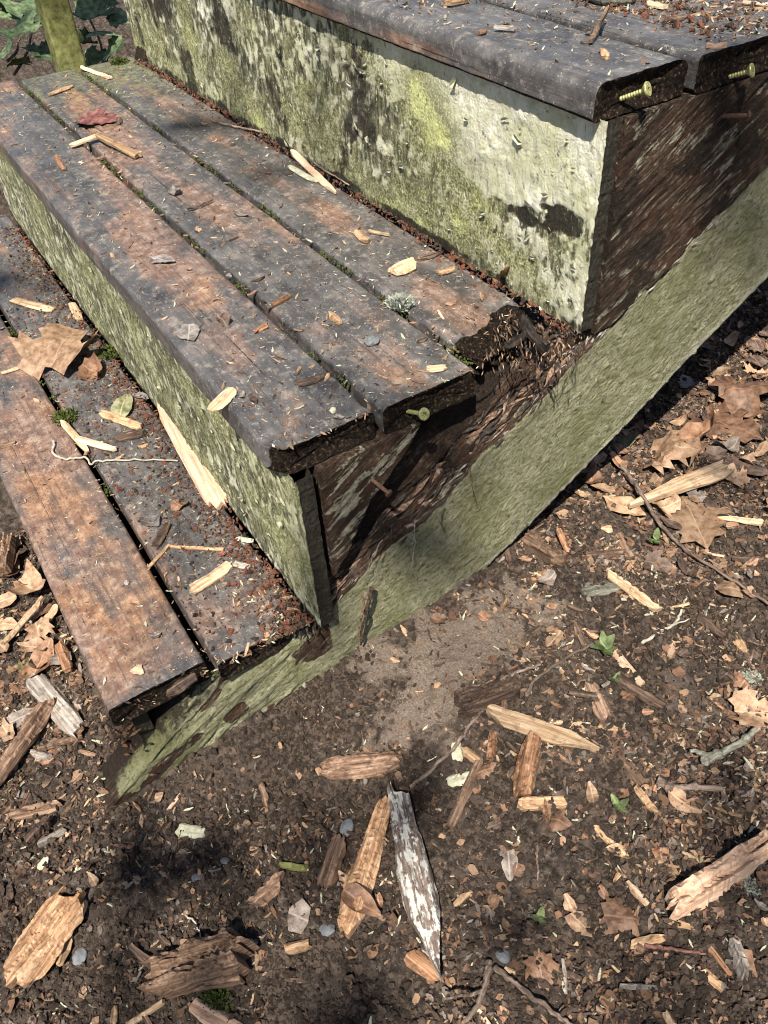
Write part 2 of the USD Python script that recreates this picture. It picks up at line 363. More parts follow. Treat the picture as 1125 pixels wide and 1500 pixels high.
def ground_h(x, y):
    x, y = np.asarray(x, float), np.asarray(y, float)
    soft = 1 - .55 * dry_sunlit_patch(x, y)
    h = ground_base(x, y)
    h = h + (fbm(P3(x * 11, y * 11, 0), 3, 5) - .5) * .026
    h = h + (fbm(P3(x * 55, y * 55, 0), 3, 9) - .5) * .010 * soft
    c = fbm(P3(x * 190, y * 190, 3), 3, 21)
    h = h + (np.abs(c - .5) * -2 + .25) * .0052 * soft + np.clip(fbm(P3(x * 90, y * 90, 5), 3, 41) - .52, 0, 1) * .020 * soft
    return h

def graded(lo, hi, s, far_lo, far_hi, grow=1.18):
    c = list(np.arange(lo, hi, s)); d = s; v = hi
    while v < far_hi: c.append(v); d *= grow; v += d
    c.append(far_hi); d = s; v = lo - s; left = []
    while v > far_lo: left.append(v); d *= grow; v -= d
    left.append(far_lo)
    return np.array(left[::-1] + c)

gx = graded(-.36, .46, .0019, -14, 14); gy = graded(-.34, 1.02, .0021, -14, 14)
X, Y = np.meshgrid(gx, gy, indexing='xy')
Z = ground_h(X.ravel(), Y.ravel()).reshape(X.shape)
ny, nx = X.shape
idx = np.arange(nx * ny).reshape(ny, nx)
q = np.stack([idx[:-1, :-1], idx[:-1, 1:], idx[1:, 1:], idx[1:, :-1]], -1).reshape(-1, 4)
gm = np.zeros((nx * ny, 3)); gm[:, 0] = dry_sunlit_patch(X.ravel(), Y.ravel())
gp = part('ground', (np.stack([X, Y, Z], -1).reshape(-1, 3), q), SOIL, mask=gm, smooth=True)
tag(gp, 'dark crumbly garden soil around the rotten steps', 'soil', kind='structure')

# ------------------------------------------------------------------ the wooden steps
steps = group_thing('wooden_steps', 'weathered wooden garden steps with stained treads, mossy risers and green stringer', 'steps')

def profile(w, t, rt, rb, sp):
    "rounded rectangle in (y, z), z 0 at the top, counterclockwise from the lower front"
    pts = []
    for (cy, cz, r, a0) in ((rb, -t + rb, rb, 180), (w - rb, -t + rb, rb, 270), (w - rt, -rt, rt, 0), (rt, -rt, rt, 90)):
        for k in range(6):
            a = math.radians(a0 + 90 * k / 5); pts.append((cy + r * math.cos(a), cz + r * math.sin(a)))
    pts = np.array(pts); out = []
    for a, b in zip(pts, np.roll(pts, -1, 0)):
        d = np.linalg.norm(b - a); s = sp if (a[1] + b[1]) / 2 > -t * .9 else sp * 3
        k = max(1, int(round(d / s))); out.append(a + (b - a) * (np.arange(k) / k)[:, None])
    return np.vstack(out)

def plank(n, x_end, x_far, y0, ztop, seed, rt=.0035, worn=.4, algae_far=.3, rot=None, parent=steps, w=PW, t=TH, rotmask=None, mat=None, label=None, wear=None):
    prof = profile(w, t, rt, .003, .0019); k = len(prof)
    xs = [x_end]; s = .0013
    while xs[-1] > x_far: xs.append(xs[-1] - s); s = min(s * 1.012, .0042)
    xs = np.array(xs); n_ = len(xs)
    nrm = np.roll(prof, -1, 0) - np.roll(prof, 1, 0); nrm = np.stack([nrm[:, 1], -nrm[:, 0]], 1); nrm /= np.linalg.norm(nrm, axis=1, keepdims=True)
    XX = np.repeat(xs[:, None], k, 1); YY = np.repeat(prof[None, :, 0] + y0, n_, 0); ZZ = np.repeat(prof[None, :, 1] + ztop, n_, 0)
    pt = P3(XX * 7, YY * 30, ZZ * 30)
    d = (fbm(pt + seed, 3, seed) - .5) * .0014 + (fbm(P3(XX * 30, YY * 260, ZZ * 260) + seed, 3, seed + 1) - .5) * .0010 + (fbm(P3(XX * 160, YY * 160, ZZ * 160), 2, seed + 2) - .5) * .0008
    edge = sstep(.9 * rt + .001, 0, np.minimum(prof[:, 0], w - prof[:, 0]))[None] * sstep(-.006, 0, prof[:, 1])[None]
    d = d - edge * np.clip(fbm(P3(XX * 60, YY * 20, seed), 3, seed + 3) - .52, 0, 1) * .006
    dist = x_end - XX
    ra = (.0008 + .0028 * fbm(P3(0 * XX, YY * 130, ZZ * 130) + seed, 3, seed + 4))
    if rot is not None: ra = ra + rot(YY - y0, ZZ - ztop, XX)
    XX2 = XX - ra * np.clip(1 - dist / .045, 0, 1)
    if rotmask is not None:
        rm = rotmask(XX, YY - y0); rough = fbm(P3(XX * 150, YY * 230, ZZ * 150), 3, seed + 6)
        d = d - rm * (.001 + .013 * rough)
    V = np.stack([XX2, YY + nrm[None, :, 0] * d, ZZ + nrm[None, :, 1] * d], -1)
    ci = np.array([w / 2, -t / 2]) + [y0, ztop]; caps, cm = [], []
    ring = V[0]
    for j in range(1, 7):
        f_ = 1 - j / 6.5; yy = ci[0] + (ring[:, 1] - ci[0]) * f_; zz = ci[1] + (ring[:, 2] - ci[1]) * f_
        rr = .0008 + .0028 * fbm(P3(0 * yy, yy * 130, zz * 130) + seed, 3, seed + 4)
        if rot is not None: rr = rr + rot(yy - y0, zz - ztop, np.full_like(yy, x_end))
        rr = rr + .003 * (fbm(P3(yy * 160, zz * 420, seed), 3, seed + 8) - .4) + .0012 * min(j, 3)
        caps.append(np.stack([x_end - rr, yy, zz], 1))
    V = V.reshape(-1, 3)
    f = []
    a = np.arange(n_ - 1)[:, None] * k + np.arange(k)[None]; b = np.arange(n_ - 1)[:, None] * k + (np.arange(k)[None] + 1) % k
    F = [np.stack([b.ravel(), a.ravel(), a.ravel() + k, b.ravel() + k], 1)]
    base = len(V); rings = [np.arange(k)] + [base + j * k + np.arange(k) for j in range(6)]
    for r0, r1 in zip(rings[:-1], rings[1:]):
        F.append(np.stack([r0, np.roll(r0, -1), np.roll(r1, -1), r1], 1))
    far = base + 6 * k
    ctr = np.vstack([caps[-1].mean(0), V[-k:].mean(0)])
    last, l2 = rings[-1], np.arange((n_ - 1) * k, n_ * k)
    F.append(np.stack([last, np.roll(last, -1), np.full(k, far), np.full(k, far)], 1)); F.append(np.stack([np.roll(l2, -1), l2, np.full(k, far + 1), np.full(k, far + 1)], 1))
    V = np.vstack([V] + caps + [ctr]); F = np.vstack(F)
    tri = np.vstack([F[:, [0, 1, 2]], F[:, [0, 2, 3]]]); tri = tri[(tri[:, 0] != tri[:, 1]) & (tri[:, 1] != tri[:, 2]) & (tri[:, 0] != tri[:, 2])]
    # wear, algae and dirt
    M = np.zeros((len(V), 3)); x, y, z = V.T; u = y - y0
    wf = fbm(P3(x * 5, u * 26, seed), 4, seed + 11); M[:, 0] = worn + (wf - .5) * 1.5
    if wear is not None: M[:, 0] += wear(x, u, z - ztop)
    side = sstep(-.004, -.010, z - ztop)
    M[:, 1] = algae_far * sstep(-.45, -1.0, x) + .52 * side * (fbm(P3(x * 20, u * 40, z * 40), 3, seed + 12) > .46) * (u > w * .5) + .35 * side * (u < w * .5) * sstep(.5, .6, fbm(P3(x * 9, z * 60, 2), 3, seed + 13))
    M[:, 2] = sstep(.0035, .0, x_end - .0015 - x) * .9 + .0
    M[base:far + 1, 2] = 1
    M[:, 2] = np.maximum(M[:, 2], sstep(-t * .8, -t, z - ztop))
    if rotmask is not None: M[:n_ * k, 2] = np.maximum(M[:n_ * k, 2], 1.0 * sstep(.2, .6, rm.ravel()))
    return part(n, (V, tri), mat or PLANK, parent, mask=M, smooth=True) if label is None else tag(part(n, (V, tri), mat or PLANK, parent, mask=M, smooth=True), label)

bump_at = lambda x, c, s: np.exp(-((x - c) / s) ** 2)
# lower tread
p11 = plank('tread_plank', -.0135, -LEN - .01, 0, 0, 31, rt=.004, worn=.60, wear=lambda x, u, z: .12 * bump_at(x, -.12, .12) - .35 * sstep(-.035, -.01, x), label='front plank of the lowest tread, worn orange with a black cut end')
p12 = plank('tread_plank', -.0044, -LEN - .01, PITCH, 0, 32, worn=.16, wear=lambda x, u, z: .4 * bump_at(x, -.045, .03),
            rot=lambda u, z, x: .020 * sstep(.055, .083, u) * fbm(P3(u * 90, z * 200, 1), 3, 3), rotmask=lambda x, u: sstep(.052, .074, u + .016 * (fbm(P3(x * 60, u * 60, 0), 3, 8) - .5)) * sstep(-.036, -.006, x))
# middle tread
p21 = plank('tread_plank', 0., -LEN - .012, Y1, H1, 41, rt=.004, worn=.47, wear=lambda x, u, z: .20 * bump_at(x, -.33, .16) - .30 * sstep(-.13, -.06, x) + .4 * bump_at(x, -.015, .012) * sstep(.03, .012, u),
            rot=lambda u, z, x: .016 * sstep(.012, .0, u) * (z > -.03))
p22 = plank('tread_plank', .002, -LEN - .002, Y1 + PITCH, H1, 42, worn=.36, algae_far=.45, wear=lambda x, u, z: .1 * bump_at(x, -.3, .15))
p23 = plank('tread_plank', -.001, -LEN + .004, Y1 + 2 * PITCH, H1, 43, worn=.34, algae_far=.55, wear=lambda x, u, z: .35 * bump_at(x, -.07, .05),
            rot=lambda u, z, x: .028 * fbm(P3(u * 70, z * 120, 4), 3, 13) + .012 * sstep(.02, .07, u), rotmask=lambda x, u: sstep(-.052, -.020, x + .030 * (fbm(P3(x * 70, u * 55, 0), 3, 18) - .5) + .022 * sstep(.02, .07, u)), label='rear plank of the middle tread, its end rotted to black crumbs')
# upper tread
p31 = plank('tread_plank', .004, -LEN, Y2, H2, 51, rt=.0085, worn=-.35, wear=lambda x, u, z: 1.15 * sstep(-.004, -.016, z) * (u < .01), label='front plank of the top tread with a rounded blue-grey nosing')
p32 = plank('tread_plank', .008, -LEN, Y2 + PITCH, H2, 52, worn=-.1)
p33 = plank('tread_plank', .007, -LEN, Y2 + 2 * PITCH, H2, 53, worn=.15)
p34 = plank('tread_plank', .007, -LEN, Y2 + 3 * PITCH, H2, 54, worn=.15)

def riser(n, yf, z0, z1, xr, x_far, seed, masks, relief, label=None):
    xs = [xr]; s = .0013
    while xs[-1] > x_far: xs.append(xs[-1] - s); s = min(s * 1.012, .004)
    xs = np.array(xs); zs = np.linspace(z0, z1, int((z1 - z0) / .0014)); XX, ZZ = np.meshgrid(xs, zs, indexing='ij'); nx, nz = XX.shape
    M = masks(XX, ZZ); D = relief(XX, ZZ, M)
    edge = (fbm(P3(0 * ZZ, ZZ * 330, seed), 4, seed) - .5) * .0016 * sstep(.008, 0, xr - XX)
    F_ = np.stack([XX + edge, yf - D, ZZ], -1)
    # the cut end: dark and rough, wrapped round to the back
    ys = np.linspace(0, .0135, 9)[1:]; E_ = []
    for yv in ys:
        e = F_[0].copy(); e[:, 1] = yf + yv; e[:, 0] -= .0010 + .0022 * (fbm(P3(yv * 420, zs * 170, seed), 4, seed + 2) - .4); E_.append(e)
    G = np.concatenate([np.array(E_)[::-1], F_], 0); k = len(G); MM = np.concatenate([np.tile([0, 0, 1.], (len(ys), nz, 1)), M], 0)
    MM[:len(ys), :, 1] = 0
    i = np.arange(k * nz).reshape(k, nz)
    q = np.stack([i[:-1, :-1], i[1:, :-1], i[1:, 1:], i[:-1, 1:]], -1).reshape(-1, 4)[:, ::-1]
    V = G.reshape(-1, 3); back = V.copy()
    b = [(xr - .004, yf + .0135), (x_far, yf + .0135)]
    bv = np.array([[b[0][0], b[0][1], z0], [b[0][0], b[0][1], z1], [b[1][0], b[1][1], z1], [b[1][0], b[1][1], z0]])
    o = len(V); V = np.vstack([V, bv]); tri = np.vstack([q[:, [0, 1, 2]], q[:, [0, 2, 3]], [[o, o + 1, o + 2], [o, o + 2, o + 3], [i[-1, -1], i[-1, 0], o + 3], [i[-1, -1], o + 3, o + 2]]])
    mk = np.vstack([MM.reshape(-1, 3), np.tile([0, 0, 1.], (4, 1))])
    r = part(n, (V, tri), RISER, steps, mask=mk, smooth=True)
    if label: tag(r, label)
    return r

bx, bz = np.array([at(u, v, 1, YR2)[[0, 2]] for u, v in [(560, 120), (607, 172), (640, 215), (672, 245), (712, 285), (752, 309), (778, 300), (815, 318), (862, 322)]]).T
def riser3_masks(x, z):
    n1 = fbm(P3(x * 75, 0, z * 60), 5, 71); n2 = fbm(P3(x * 200, 5, z * 85), 4, 72); n3 = fbm(P3(x * 16, 9, z * 16), 3, 73)
    zb = np.interp(x, bx[np.argsort(bx)], bz[np.argsort(bx)])
    right = sstep(bx.min() - .03, bx.min() + .02, x)
    upper = sstep(-.003, .003, z - zb + (n1 - .5) * .022)
    streak = .72 * sstep(.42, .66, .6 * n2 + .4 * n1 + .05 * sstep(.25, .33, z))
    lowfade = sstep(.42, .66, .55 * n2 + .45 * n1 + .13 * sstep(-.16, -.02, x) * sstep(.30, .20, z) - .03)
    paint = right * np.maximum(upper, lowfade * .9) + (1 - right) * streak
    hole = np.zeros_like(x)
    for (u, v, a, b) in ((770, 316, .018, .006), (822, 325, .020, .010), (808, 308, .016, .004)):
        c = at(u, v, 1, YR2); hole = np.maximum(hole, sstep(1.25, .8, np.hypot((x - c[0]) / a, (z - c[2]) / b) + (n1 - .5) * 1.6))
    paint = paint * (1 - hole)
    c = at(625, 190, 1, YR2); bright = np.exp(-((x - c[0] + .25 * (z - c[2])) / .045) ** 2 - ((z - c[2]) / .045) ** 2 + (n3 - .5) * 1.2) * .8  # yellow-green algae patch with the riser's sunlit spot painted into it
    alg_sun = .40 + .55 * bright + (n3 - .5) * 1.1 - .26 * right * upper * (1 - bright) + .25 * sstep(.26, .20, z)
    dirt = .62 * hole + .58 * (1 - right) * sstep(.46, .66, fbm(P3(x * 22, 3, z * 14), 4, 77)) + .25 * right * (1 - upper) * sstep(.4, .6, n3) * sstep(-.05, -.12, x) + .5 * sstep(.196, .188, z)
    return np.stack([paint, alg_sun, dirt], -1)

def paint_relief(seed):
    def f(x, z, M):
        return M[..., 0] * .0007 + (fbm(P3(x * 230, 1, z * 90), 3, seed) - .5) * .0018 + (fbm(P3(x * 30, 1, z * 30), 3, seed + 1) - .5) * .0018 + np.clip(fbm(P3(x * 150, 1, z * 80), 3, seed + 2) - .62, 0, 1) * .006
    return f

def riser2_masks(x, z):
    n1 = fbm(P3(x * 75, 0, z * 60), 5, 81); n2 = fbm(P3(x * 190, 5, z * 75), 4, 82); n3 = fbm(P3(x * 14, 9, z * 18), 3, 83)
    end = sstep(-.12, .0, x)
    paint = .75 * sstep(.42, .66, .6 * n2 + .4 * n1 + .05 * end)
    return np.stack([paint, .48 + (n3 - .5) * .9 + .12 * end, .22 * (1 - end) * sstep(.45, .7, n3) + .6 * sstep(.006, -.004, z)], -1)

r1 = riser('riser_board', YR1, -.004, H1 - TH + .001, .0073, -LEN, 61, riser2_masks, paint_relief(85))
r2 = riser('riser_board', YR2, H1 - .003, H2 - TH + .001, .0074, -LEN, 62, riser3_masks, paint_relief(95), 'upper riser board with cream paint peeling off green-stained wood')
rot_r = lambda x, z: np.stack([0 * x, .1 + 0 * x, .9 * np.ones_like(x)], -1)
r0 = riser('riser_board', .013, -.135, -TH + .001, -.03, -LEN, 63, rot_r, paint_relief(97))
tag(r0, 'rotted black board under the front edge of the lowest tread')

# curling flakes of paint on the two painted boards
rng = np.random.default_rng(7)
def flakes(owner, yf, masks, n, x0, z0, z1):
    ms = []
    while len(ms) < n:
        x, z = -abs(rng.normal(0, 1)) * .33 + x0, rng.uniform(z0, z1)
        m_ = masks(np.array([x]), np.array([z]))[0]
        if x < -.95 or rng.random() > .25 + .6 * (abs(m_[0] - .5) < .45): continue
        s = rng.uniform(.0012, .0042); a, b = s * rng.uniform(.8, 2), s * rng.uniform(.4, .9); k = 6; th = np.arange(k) / k * 6.283 + rng.random()
        o = np.stack([np.cos(th) * a * rng.uniform(.6, 1.1, k), 0 * th, np.sin(th) * b * rng.uniform(.6, 1.1, k)], 1)
        o = np.vstack([o, [0, 0, 0]]); o[:, 1] = -np.abs(o[:, 2]) * rng.uniform(.2, 1.2) - .0018 - np.maximum(0, o[:, 2]) * .6
        t = rng.normal(0, .7); c, s_ = math.cos(t), math.sin(t); o = np.stack([o[:, 0] * c - o[:, 2] * s_, o[:, 1], o[:, 0] * s_ + o[:, 2] * c], 1)
        ms.append((o + [x, yf, z], np.array([(j, (j + 1) % k, k) for j in range(k)])))
    tag(part('paint_flakes', merge(ms), PALE, owner), kind='stuff')
flakes(r2, YR2, riser3_masks, 95, .0, H1 + .006, H2 - TH - .006)
flakes(r1, YR1, riser2_masks, 70, .0, .01, H1 - TH - .004)

# boards standing in the plane of the stringer
def face_board(n, poly, sp, xf, thick, relief, masks, seed, mat=STRING, parent=steps, label=None):
    r_ = np.random.default_rng(seed); p, f, ne = fill(poly, sp, r_); y, z = p.T
    dx = relief(y, z); top = np.stack([xf(y) + dx, y, z], 1); bot = np.stack([xf(y) - thick + 0 * y, y, z], 1)
    V, F = close_slab(top, bot, f); M = masks(y, z); M = np.vstack([M, np.tile([0, 0, .9], (len(M), 1))])
    b = part(n, (V, F), mat, parent, mask=M, smooth=True)
    return tag(b, label) if label else b

SL = .61
def top_line(y): return .024 + SL * (y - .230)
def bot_line(y): return -.054 + SL * (y - .345)
ang = math.atan(SL)
def along(y, z): return y * math.cos(ang) + z * math.sin(ang), -y * math.sin(ang) + z * math.cos(ang)

ru = at(700, 600, 0, -.004)
def upper_edge(y):
    n_ = fbm(P3(y * 45, 0, 3), 4, 101) - .5
    return np.interp(y, [.19, .21, .25, .34, .40, .43, .455, .50, .95], [.05, .062, .093, .150, .166, .171, .176, .21, .50]) + n_ * .012
ys_ = np.linspace(.19, .95, 200)
out = [(-.01, -.24)] + [tuple(at(u, v, 0, -.015)[1:]) for u, v in ((128, 1232), (150, 1200), (176, 1168), (216, 1120), (262, 1052))] + [(.083, -.0255), (.183, -.0255), (.188, .03)]
out += [(y, upper_edge(y)) for y in ys_] + [(y, bot_line(y)) for y in np.linspace(.95, .05, 60)]
def string_relief(y, z):
    u, v = along(y, z); dv = (z - top_line(y) + (fbm(P3(u * 26, v * 30, 0), 4, 113) - .5) * .022) * math.cos(ang)
    up = sstep(-.001, .004, dv) * sstep(.17, .22, y)
    g_ = (fbm(P3(u * 200, v * 420, 1), 3, 111) - .5) * .0015 + (fbm(P3(u * 9, v * 14, 1), 3, 112) - .5) * .004 + np.clip(fbm(P3(u * 130, v * 170, 4), 3, 117) - .63, 0, 1) * .007
    fibres = (fbm(P3(u * 22, v * 260, 2), 4, 114) - .5) * .012 + (fbm(P3(u * 60, v * 90, 2), 4, 115) - .5) * .008
    rec = -.003 - .55 * np.clip(dv, 0, .05) * sstep(.47, .43, y)
    low = sstep(.2, .12, y) * ((fbm(P3(u * 16, v * 190, 2), 4, 116) - .5) * .007)
    return g_ * (1 - up) + up * (rec + fibres) + low
def string_masks(y, z):
    u, v = along(y, z); dv = (z - top_line(y) + (fbm(P3(u * 26, v * 30, 0), 4, 113) - .5) * .022) * math.cos(ang)
    n_ = fbm(P3(u * 25, v * 60, 5), 4, 121)
    green = sstep(.003, -.003, dv); lower = sstep(.20, .10, y)
    green = np.where(y < .19, sstep(.40, .58, n_ + .12), green)
    pale = .55 * sstep(.012, .0, np.abs(dv - .005)) * sstep(.5, .6, n_ + .05) * (y > .19) + .75 * sstep(.014, 0, z - bot_line(y)) * (y > .22) + .35 * lower * sstep(.5, .65, fbm(P3(u * 12, v * 150, 5), 3, 122))
    dark = lower * (.35 * sstep(.48, .62, fbm(P3(u * 9, v * 120, 8), 3, 124))) + .75 * sstep(.004, .014, dv) * sstep(.4, .6, n_) * (y > .19) + .5 * sstep(.02, .05, dv)
    stain = fbm(P3(u * 11, v * 22, 3), 4, 131); dark = dark + .40 * sstep(.54, .68, stain) * green * (y > .19); pale = pale + .38 * sstep(.52, .66, fbm(P3(u * 8, v * 16, 6), 3, 132)) * green * (y > .19)  # broad pale patches paint sunlight onto the green, stains darken it
    return np.stack([green, pale, dark], -1)
string_p = face_board('stringer', out, .0018, string_x, .040, string_relief, string_masks, 201, label='sloping side board, green with algae and rotted brown along its top')

def block_relief(seed, deep=1.):
    def f(y, z):
        u, v = along(y, z)
        return ((fbm(P3(u * 40, v * 420, 2), 4, seed) - .5) * .0034 + (fbm(P3(u * 60, v * 90, 2), 4, seed + 1) - .5) * .0050) * deep
    return f
def block_masks(seed, pale=.5, dark=.3, green=0.):
    def f(y, z):
        u, v = along(y, z); a = fbm(P3(u * 45, v * 260, 2), 4, seed + 5); b = fbm(P3(u * 26, v * 34, 2), 4, seed + 6)
        return np.stack([np.full_like(y, green), pale * sstep(.46, .62, a), dark * sstep(.45, .65, b)], -1)
    return f
q2 = [(.1985, .1608), (.288, .1608), (.272, .139), (.250, .118), (.238, .108), (.226, .086), (.212, .062), (.1985, .045)]
blk = face_board('step_block', q2, .0016, lambda y: .004 + 0 * y, .030, block_relief(131, .55), block_masks(131, .55, .35), 202, label='small triangular block under the end of the middle tread')
q3 = [(.4575, .3405), (.74, .3405), (.735, .325), (.66, .285), (.60, .249), (.53, .205), (.475, .174), (.4575, .172)]
blk3 = face_board('step_block', q3, .0018, lambda y: .0055 + 0 * y, .030, block_relief(141, .7), block_masks(141, .5, .62), 203, label='large brown triangular board under the end of the top tread')
# timber behind the far ends, out of the picture's sight but carrying the treads
face_board('stringer', [(-.04, -.2), (.0, -.09), (.083, -.03), (.17, -.03), (.25, .15), (.42, .16), (.5, .33), (.75, .33), (.95, .42), (.95, .3), (.05, -.25)], .02, lambda y: -LEN + .05 + 0 * y, .04, lambda y, z: 0 * y, lambda y, z: np.tile([.2, .2, .5], (len(y), 1)), 204)

# screws and nails
def lathe(rows, k=16):
    th = np.arange(k) / k * 2 * np.pi; v = []
    for r, h in rows: v += [(r * math.cos(t), r * math.sin(t), h) for t in th]
    v += [(0, 0, rows[0][1]), (0, 0, rows[-1][1])]; n = len(rows); f = []
    for i in range(n - 1):
        for j in range(k): a, b = i * k + j, i * k + (j + 1) % k; f += [(a, b, b + k), (a, b + k, a + k)]
    f += [(n * k, (j + 1) % k, j) for j in range(k)] + [(n * k + 1, (n - 1) * k + j, (n - 1) * k + (j + 1) % k) for j in range(k)]
    return np.array(v), np.array(f)
def aim(mesh, base, d):
    d = np.asarray(d, float) / np.linalg.norm(d); a = np.cross([0, 0, 1.], d); a /= np.linalg.norm(a); b = np.cross(d, a)
    return np.asarray(mesh[0]) @ np.stack([a, b, d]) + base, mesh[1]
def screw(owner, u, v, x, d, ln):
    base = at(u, v, 0, x) - np.asarray(d, float) / np.linalg.norm(d) * .008; ln += .008
    rows = []; k = 20
    pitch = .0019
    shaft = []
    h = 0.
    while h < ln - .0035: rows += [(.0014, h), (.0017, h + pitch * .45), (.0014, h + pitch * .9)]; h += pitch
    body = lathe([(.0014, 0)] + rows[1:] + [(.0015, ln - .003)], 14)
    star = lambda t, r0, r1: r0 + (r1 - r0) * (.5 + .5 * np.cos(6 * t))
    th = np.arange(48) / 48 * 2 * np.pi; ringsv = []
    for rr, hh in ((.0015, -.0040), (.0043, -.0011), (.0047, -.0007), (.0047, .0), (.0045, .0005), (.0034, .0006)):
        ringsv.append(np.stack([rr * np.cos(th), rr * np.sin(th), np.full_like(th, ln + hh)], 1))
    for hh in (.0006, -.0020):
        rr = star(th, .0014, .0025); ringsv.append(np.stack([rr * np.cos(th), rr * np.sin(th), np.full_like(th, ln + hh)], 1))
    n_ = len(ringsv); hv = np.vstack(ringsv + [[[0, 0, ln - .0023]]]); f = []
    for i in range(n_ - 1):
        for j in range(48): a, b = i * 48 + j, i * 48 + (j + 1) % 48; f += [(a, b, b + 48), (a, b + 48, a + 48)]
    f += [((n_ - 1) * 48 + j, (n_ - 1) * 48 + (j + 1) % 48, n_ * 48) for j in range(48)]
    return part('screw', aim(merge([body, (hv, np.array(f))]), base, d), BRASS, owner, smooth=35 if False else False)
screw(p22, 606, 604, .0025, (.89, .10, .38), .013)
screw(p31, 925, 139, .0045, (.80, .36, .42), .0115)
screw(p32, 1077, 110, .0065, (.80, .36, .36), .0115)
def nail(owner, u, v, x, d, ln):
    d = np.asarray(d, float) / np.linalg.norm(d); base = at(u, v, 0, x) - d * .01
    return part('nail', aim(lathe([(.0016, 0), (.0016, ln + .009), (.0032, ln + .0095), (.0034, ln + .0105), (.0030, ln + .0115)], 10), base, d), RUST, owner)
nail(blk, 549, 706, .006, (.9, .25, -.25), .014)
nail(blk3, 1060, 170, .006, (.6, .8, .0), .017)

# soft rotted fibres along the top of the stringer and in the rotted corner
def splinter_mass(owner, n, pts, mat, size, dirv, nm):
    ms = []
    for i in range(n):
        c = pts(); ln = rng.uniform(*size); d = dirv + rng.normal(0, .22, 3); d /= np.linalg.norm(d)
        w = ln * rng.uniform(.06, .16); a = np.cross(d, [1, 0, .2]); a /= np.linalg.norm(a); b = np.cross(d, a)
        q = [c - d * ln / 2, c + a * w + d * ln * rng.uniform(-.2, .2), c + d * ln / 2, c - a * w, c + b * w * .7, c - b * w * .7]
        ms.append((np.array(q), np.array([(0, 1, 4), (1, 2, 4), (2, 3, 4), (3, 0, 4), (1, 0, 5), (2, 1, 5), (3, 2, 5), (0, 3, 5)])))
    return tag(part(nm, merge(ms), mat, owner), kind='stuff')
slope_dir = np.array([0, math.cos(ang), math.sin(ang)])
def along_top(y0, y1, lo, hi, xo=.0):
    def f():
        y = rng.uniform(y0, y1); o = rng.uniform(lo, hi); return np.array([string_x(y) - .002 - max(0, o) * .5 + xo + rng.normal(0, .0015), y, top_line(y) + o])
    return f
splinter_mass(string_p, 220, along_top(.20, .45, -.004, .03), W_BLACK, (.004, .022), slope_dir, 'rotten_fibres')
splinter_mass(string_p, 80, along_top(.20, .46, -.003, .012), W_GREY, (.003, .014), slope_dir, 'grey_fibres')
splinter_mass(string_p, 90, along_top(.20, .45, .002, .03), W_BROWN, (.005, .028), slope_dir, 'dark_fibres')
splinter_mass(string_p, 110, along_top(.45, .72, -.003, .008, .003), W_GREY, (.003, .012), slope_dir, 'pale_fibres')
def hang(pts, r, mat, nm):
    C = np.array([at(u, v, 0, float(string_x(.3)) + o) for u, v, o in pts]); q_ = np.linspace(0, 1, 16); qq = np.linspace(0, 1, len(C))
    part(nm, tube(np.stack([np.interp(q_, qq, C[:, k]) for k in range(3)], 1) + np.random.default_rng(int(pts[0][0])).normal(0, .0005, (16, 3)), np.linspace(r, r * .5, 16), 7), mat, string_p)
hang([(606, 770, .002), (608, 800, .006), (603, 830, .007), (612, 858, .003)], .0005, W_GREY, 'hanging_root')
hang([(690, 690, .001), (692, 715, .005), (700, 740, .006)], .0006, W_DARK, 'hanging_root')
hang([(650, 745, .001), (645, 765, .005), (652, 780, .004)], .0007, W_DARK, 'hanging_root')
hang([(790, 560, .001), (796, 578, .005), (790, 590, .005)], .0008, W_DARK, 'hanging_root')
hang([(544, 860, .004), (540, 885, .007), (532, 915, .007), (528, 945, .004)], .0020, W_DARK, 'hanging_splinter')
hang([(536, 868, .005), (530, 900, .008), (524, 935, .006)], .0013, W_BROWN, 'hanging_splinter')
hang([(560, 790, .001), (545, 820, .006), (530, 850, .006)], .0005, W_GREY, 'hanging_root')
def corner():
    c = at(rng.uniform(715, 848), rng.uniform(468, 540), 2, H1 - .004); return c + rng.normal(0, .003, 3)
splinter_mass(p23, 90, corner, W_BLACK, (.003, .013), np.array([-.6, .3, .2]), 'rotten_crumbs')
splinter_mass(p23, 90, corner, W_TAN, (.002, .008), np.array([-.6, .4, .2]), 'tan_crumbs')
splinter_mass(p23, 110, corner, W_BROWN, (.003, .010), np.array([-.6, .4, .2]), 'orange_crumbs')
def corner1():
    c = at(rng.uniform(405, 470), rng.uniform(872, 930), 2, -.006); return c + rng.normal(0, .003, 3)
splinter_mass(p12, 70, corner1, W_BLACK, (.005, .018), np.array([-.6, .3, .2]), 'rotten_crumbs')
def under1():
    return np.array([rng.uniform(-.10, -.015), rng.uniform(-.004, .03), rng.uniform(-.12, -.05)])
splinter_mass(r0, 90, under1, W_ROT, (.010, .035), np.array([.5, .2, .8]), 'orange_fibres')

# ------------------------------------------------------------------ litter: shapes
def on_ground(u, v):
    z = -.07
    for _ in range(6):
        p = at(u, v, 2, z); z = .5 * z + .5 * float(ground_h(p[0:1], p[1:2])[0])
    return at(u, v, 2, z)
def on(u, v, where): return on_ground(u, v) if where == 'g' else at(u, v, 2, {1: 0., 2: H1, 3: H2}[where] + .0005)
def base_z(x, y, where): return ground_base(x, y) + (fbm(P3(x * 11, y * 11, 0), 3, 5) - .5) * .026 + .0015 if where == 'g' else np.full_like(x, {1: 0., 2: H1, 3: H2}[where] + .0006)
def px_size(P): return CF / ((np.asarray(P) - CC) @ CR[2])          # pixels per metre there

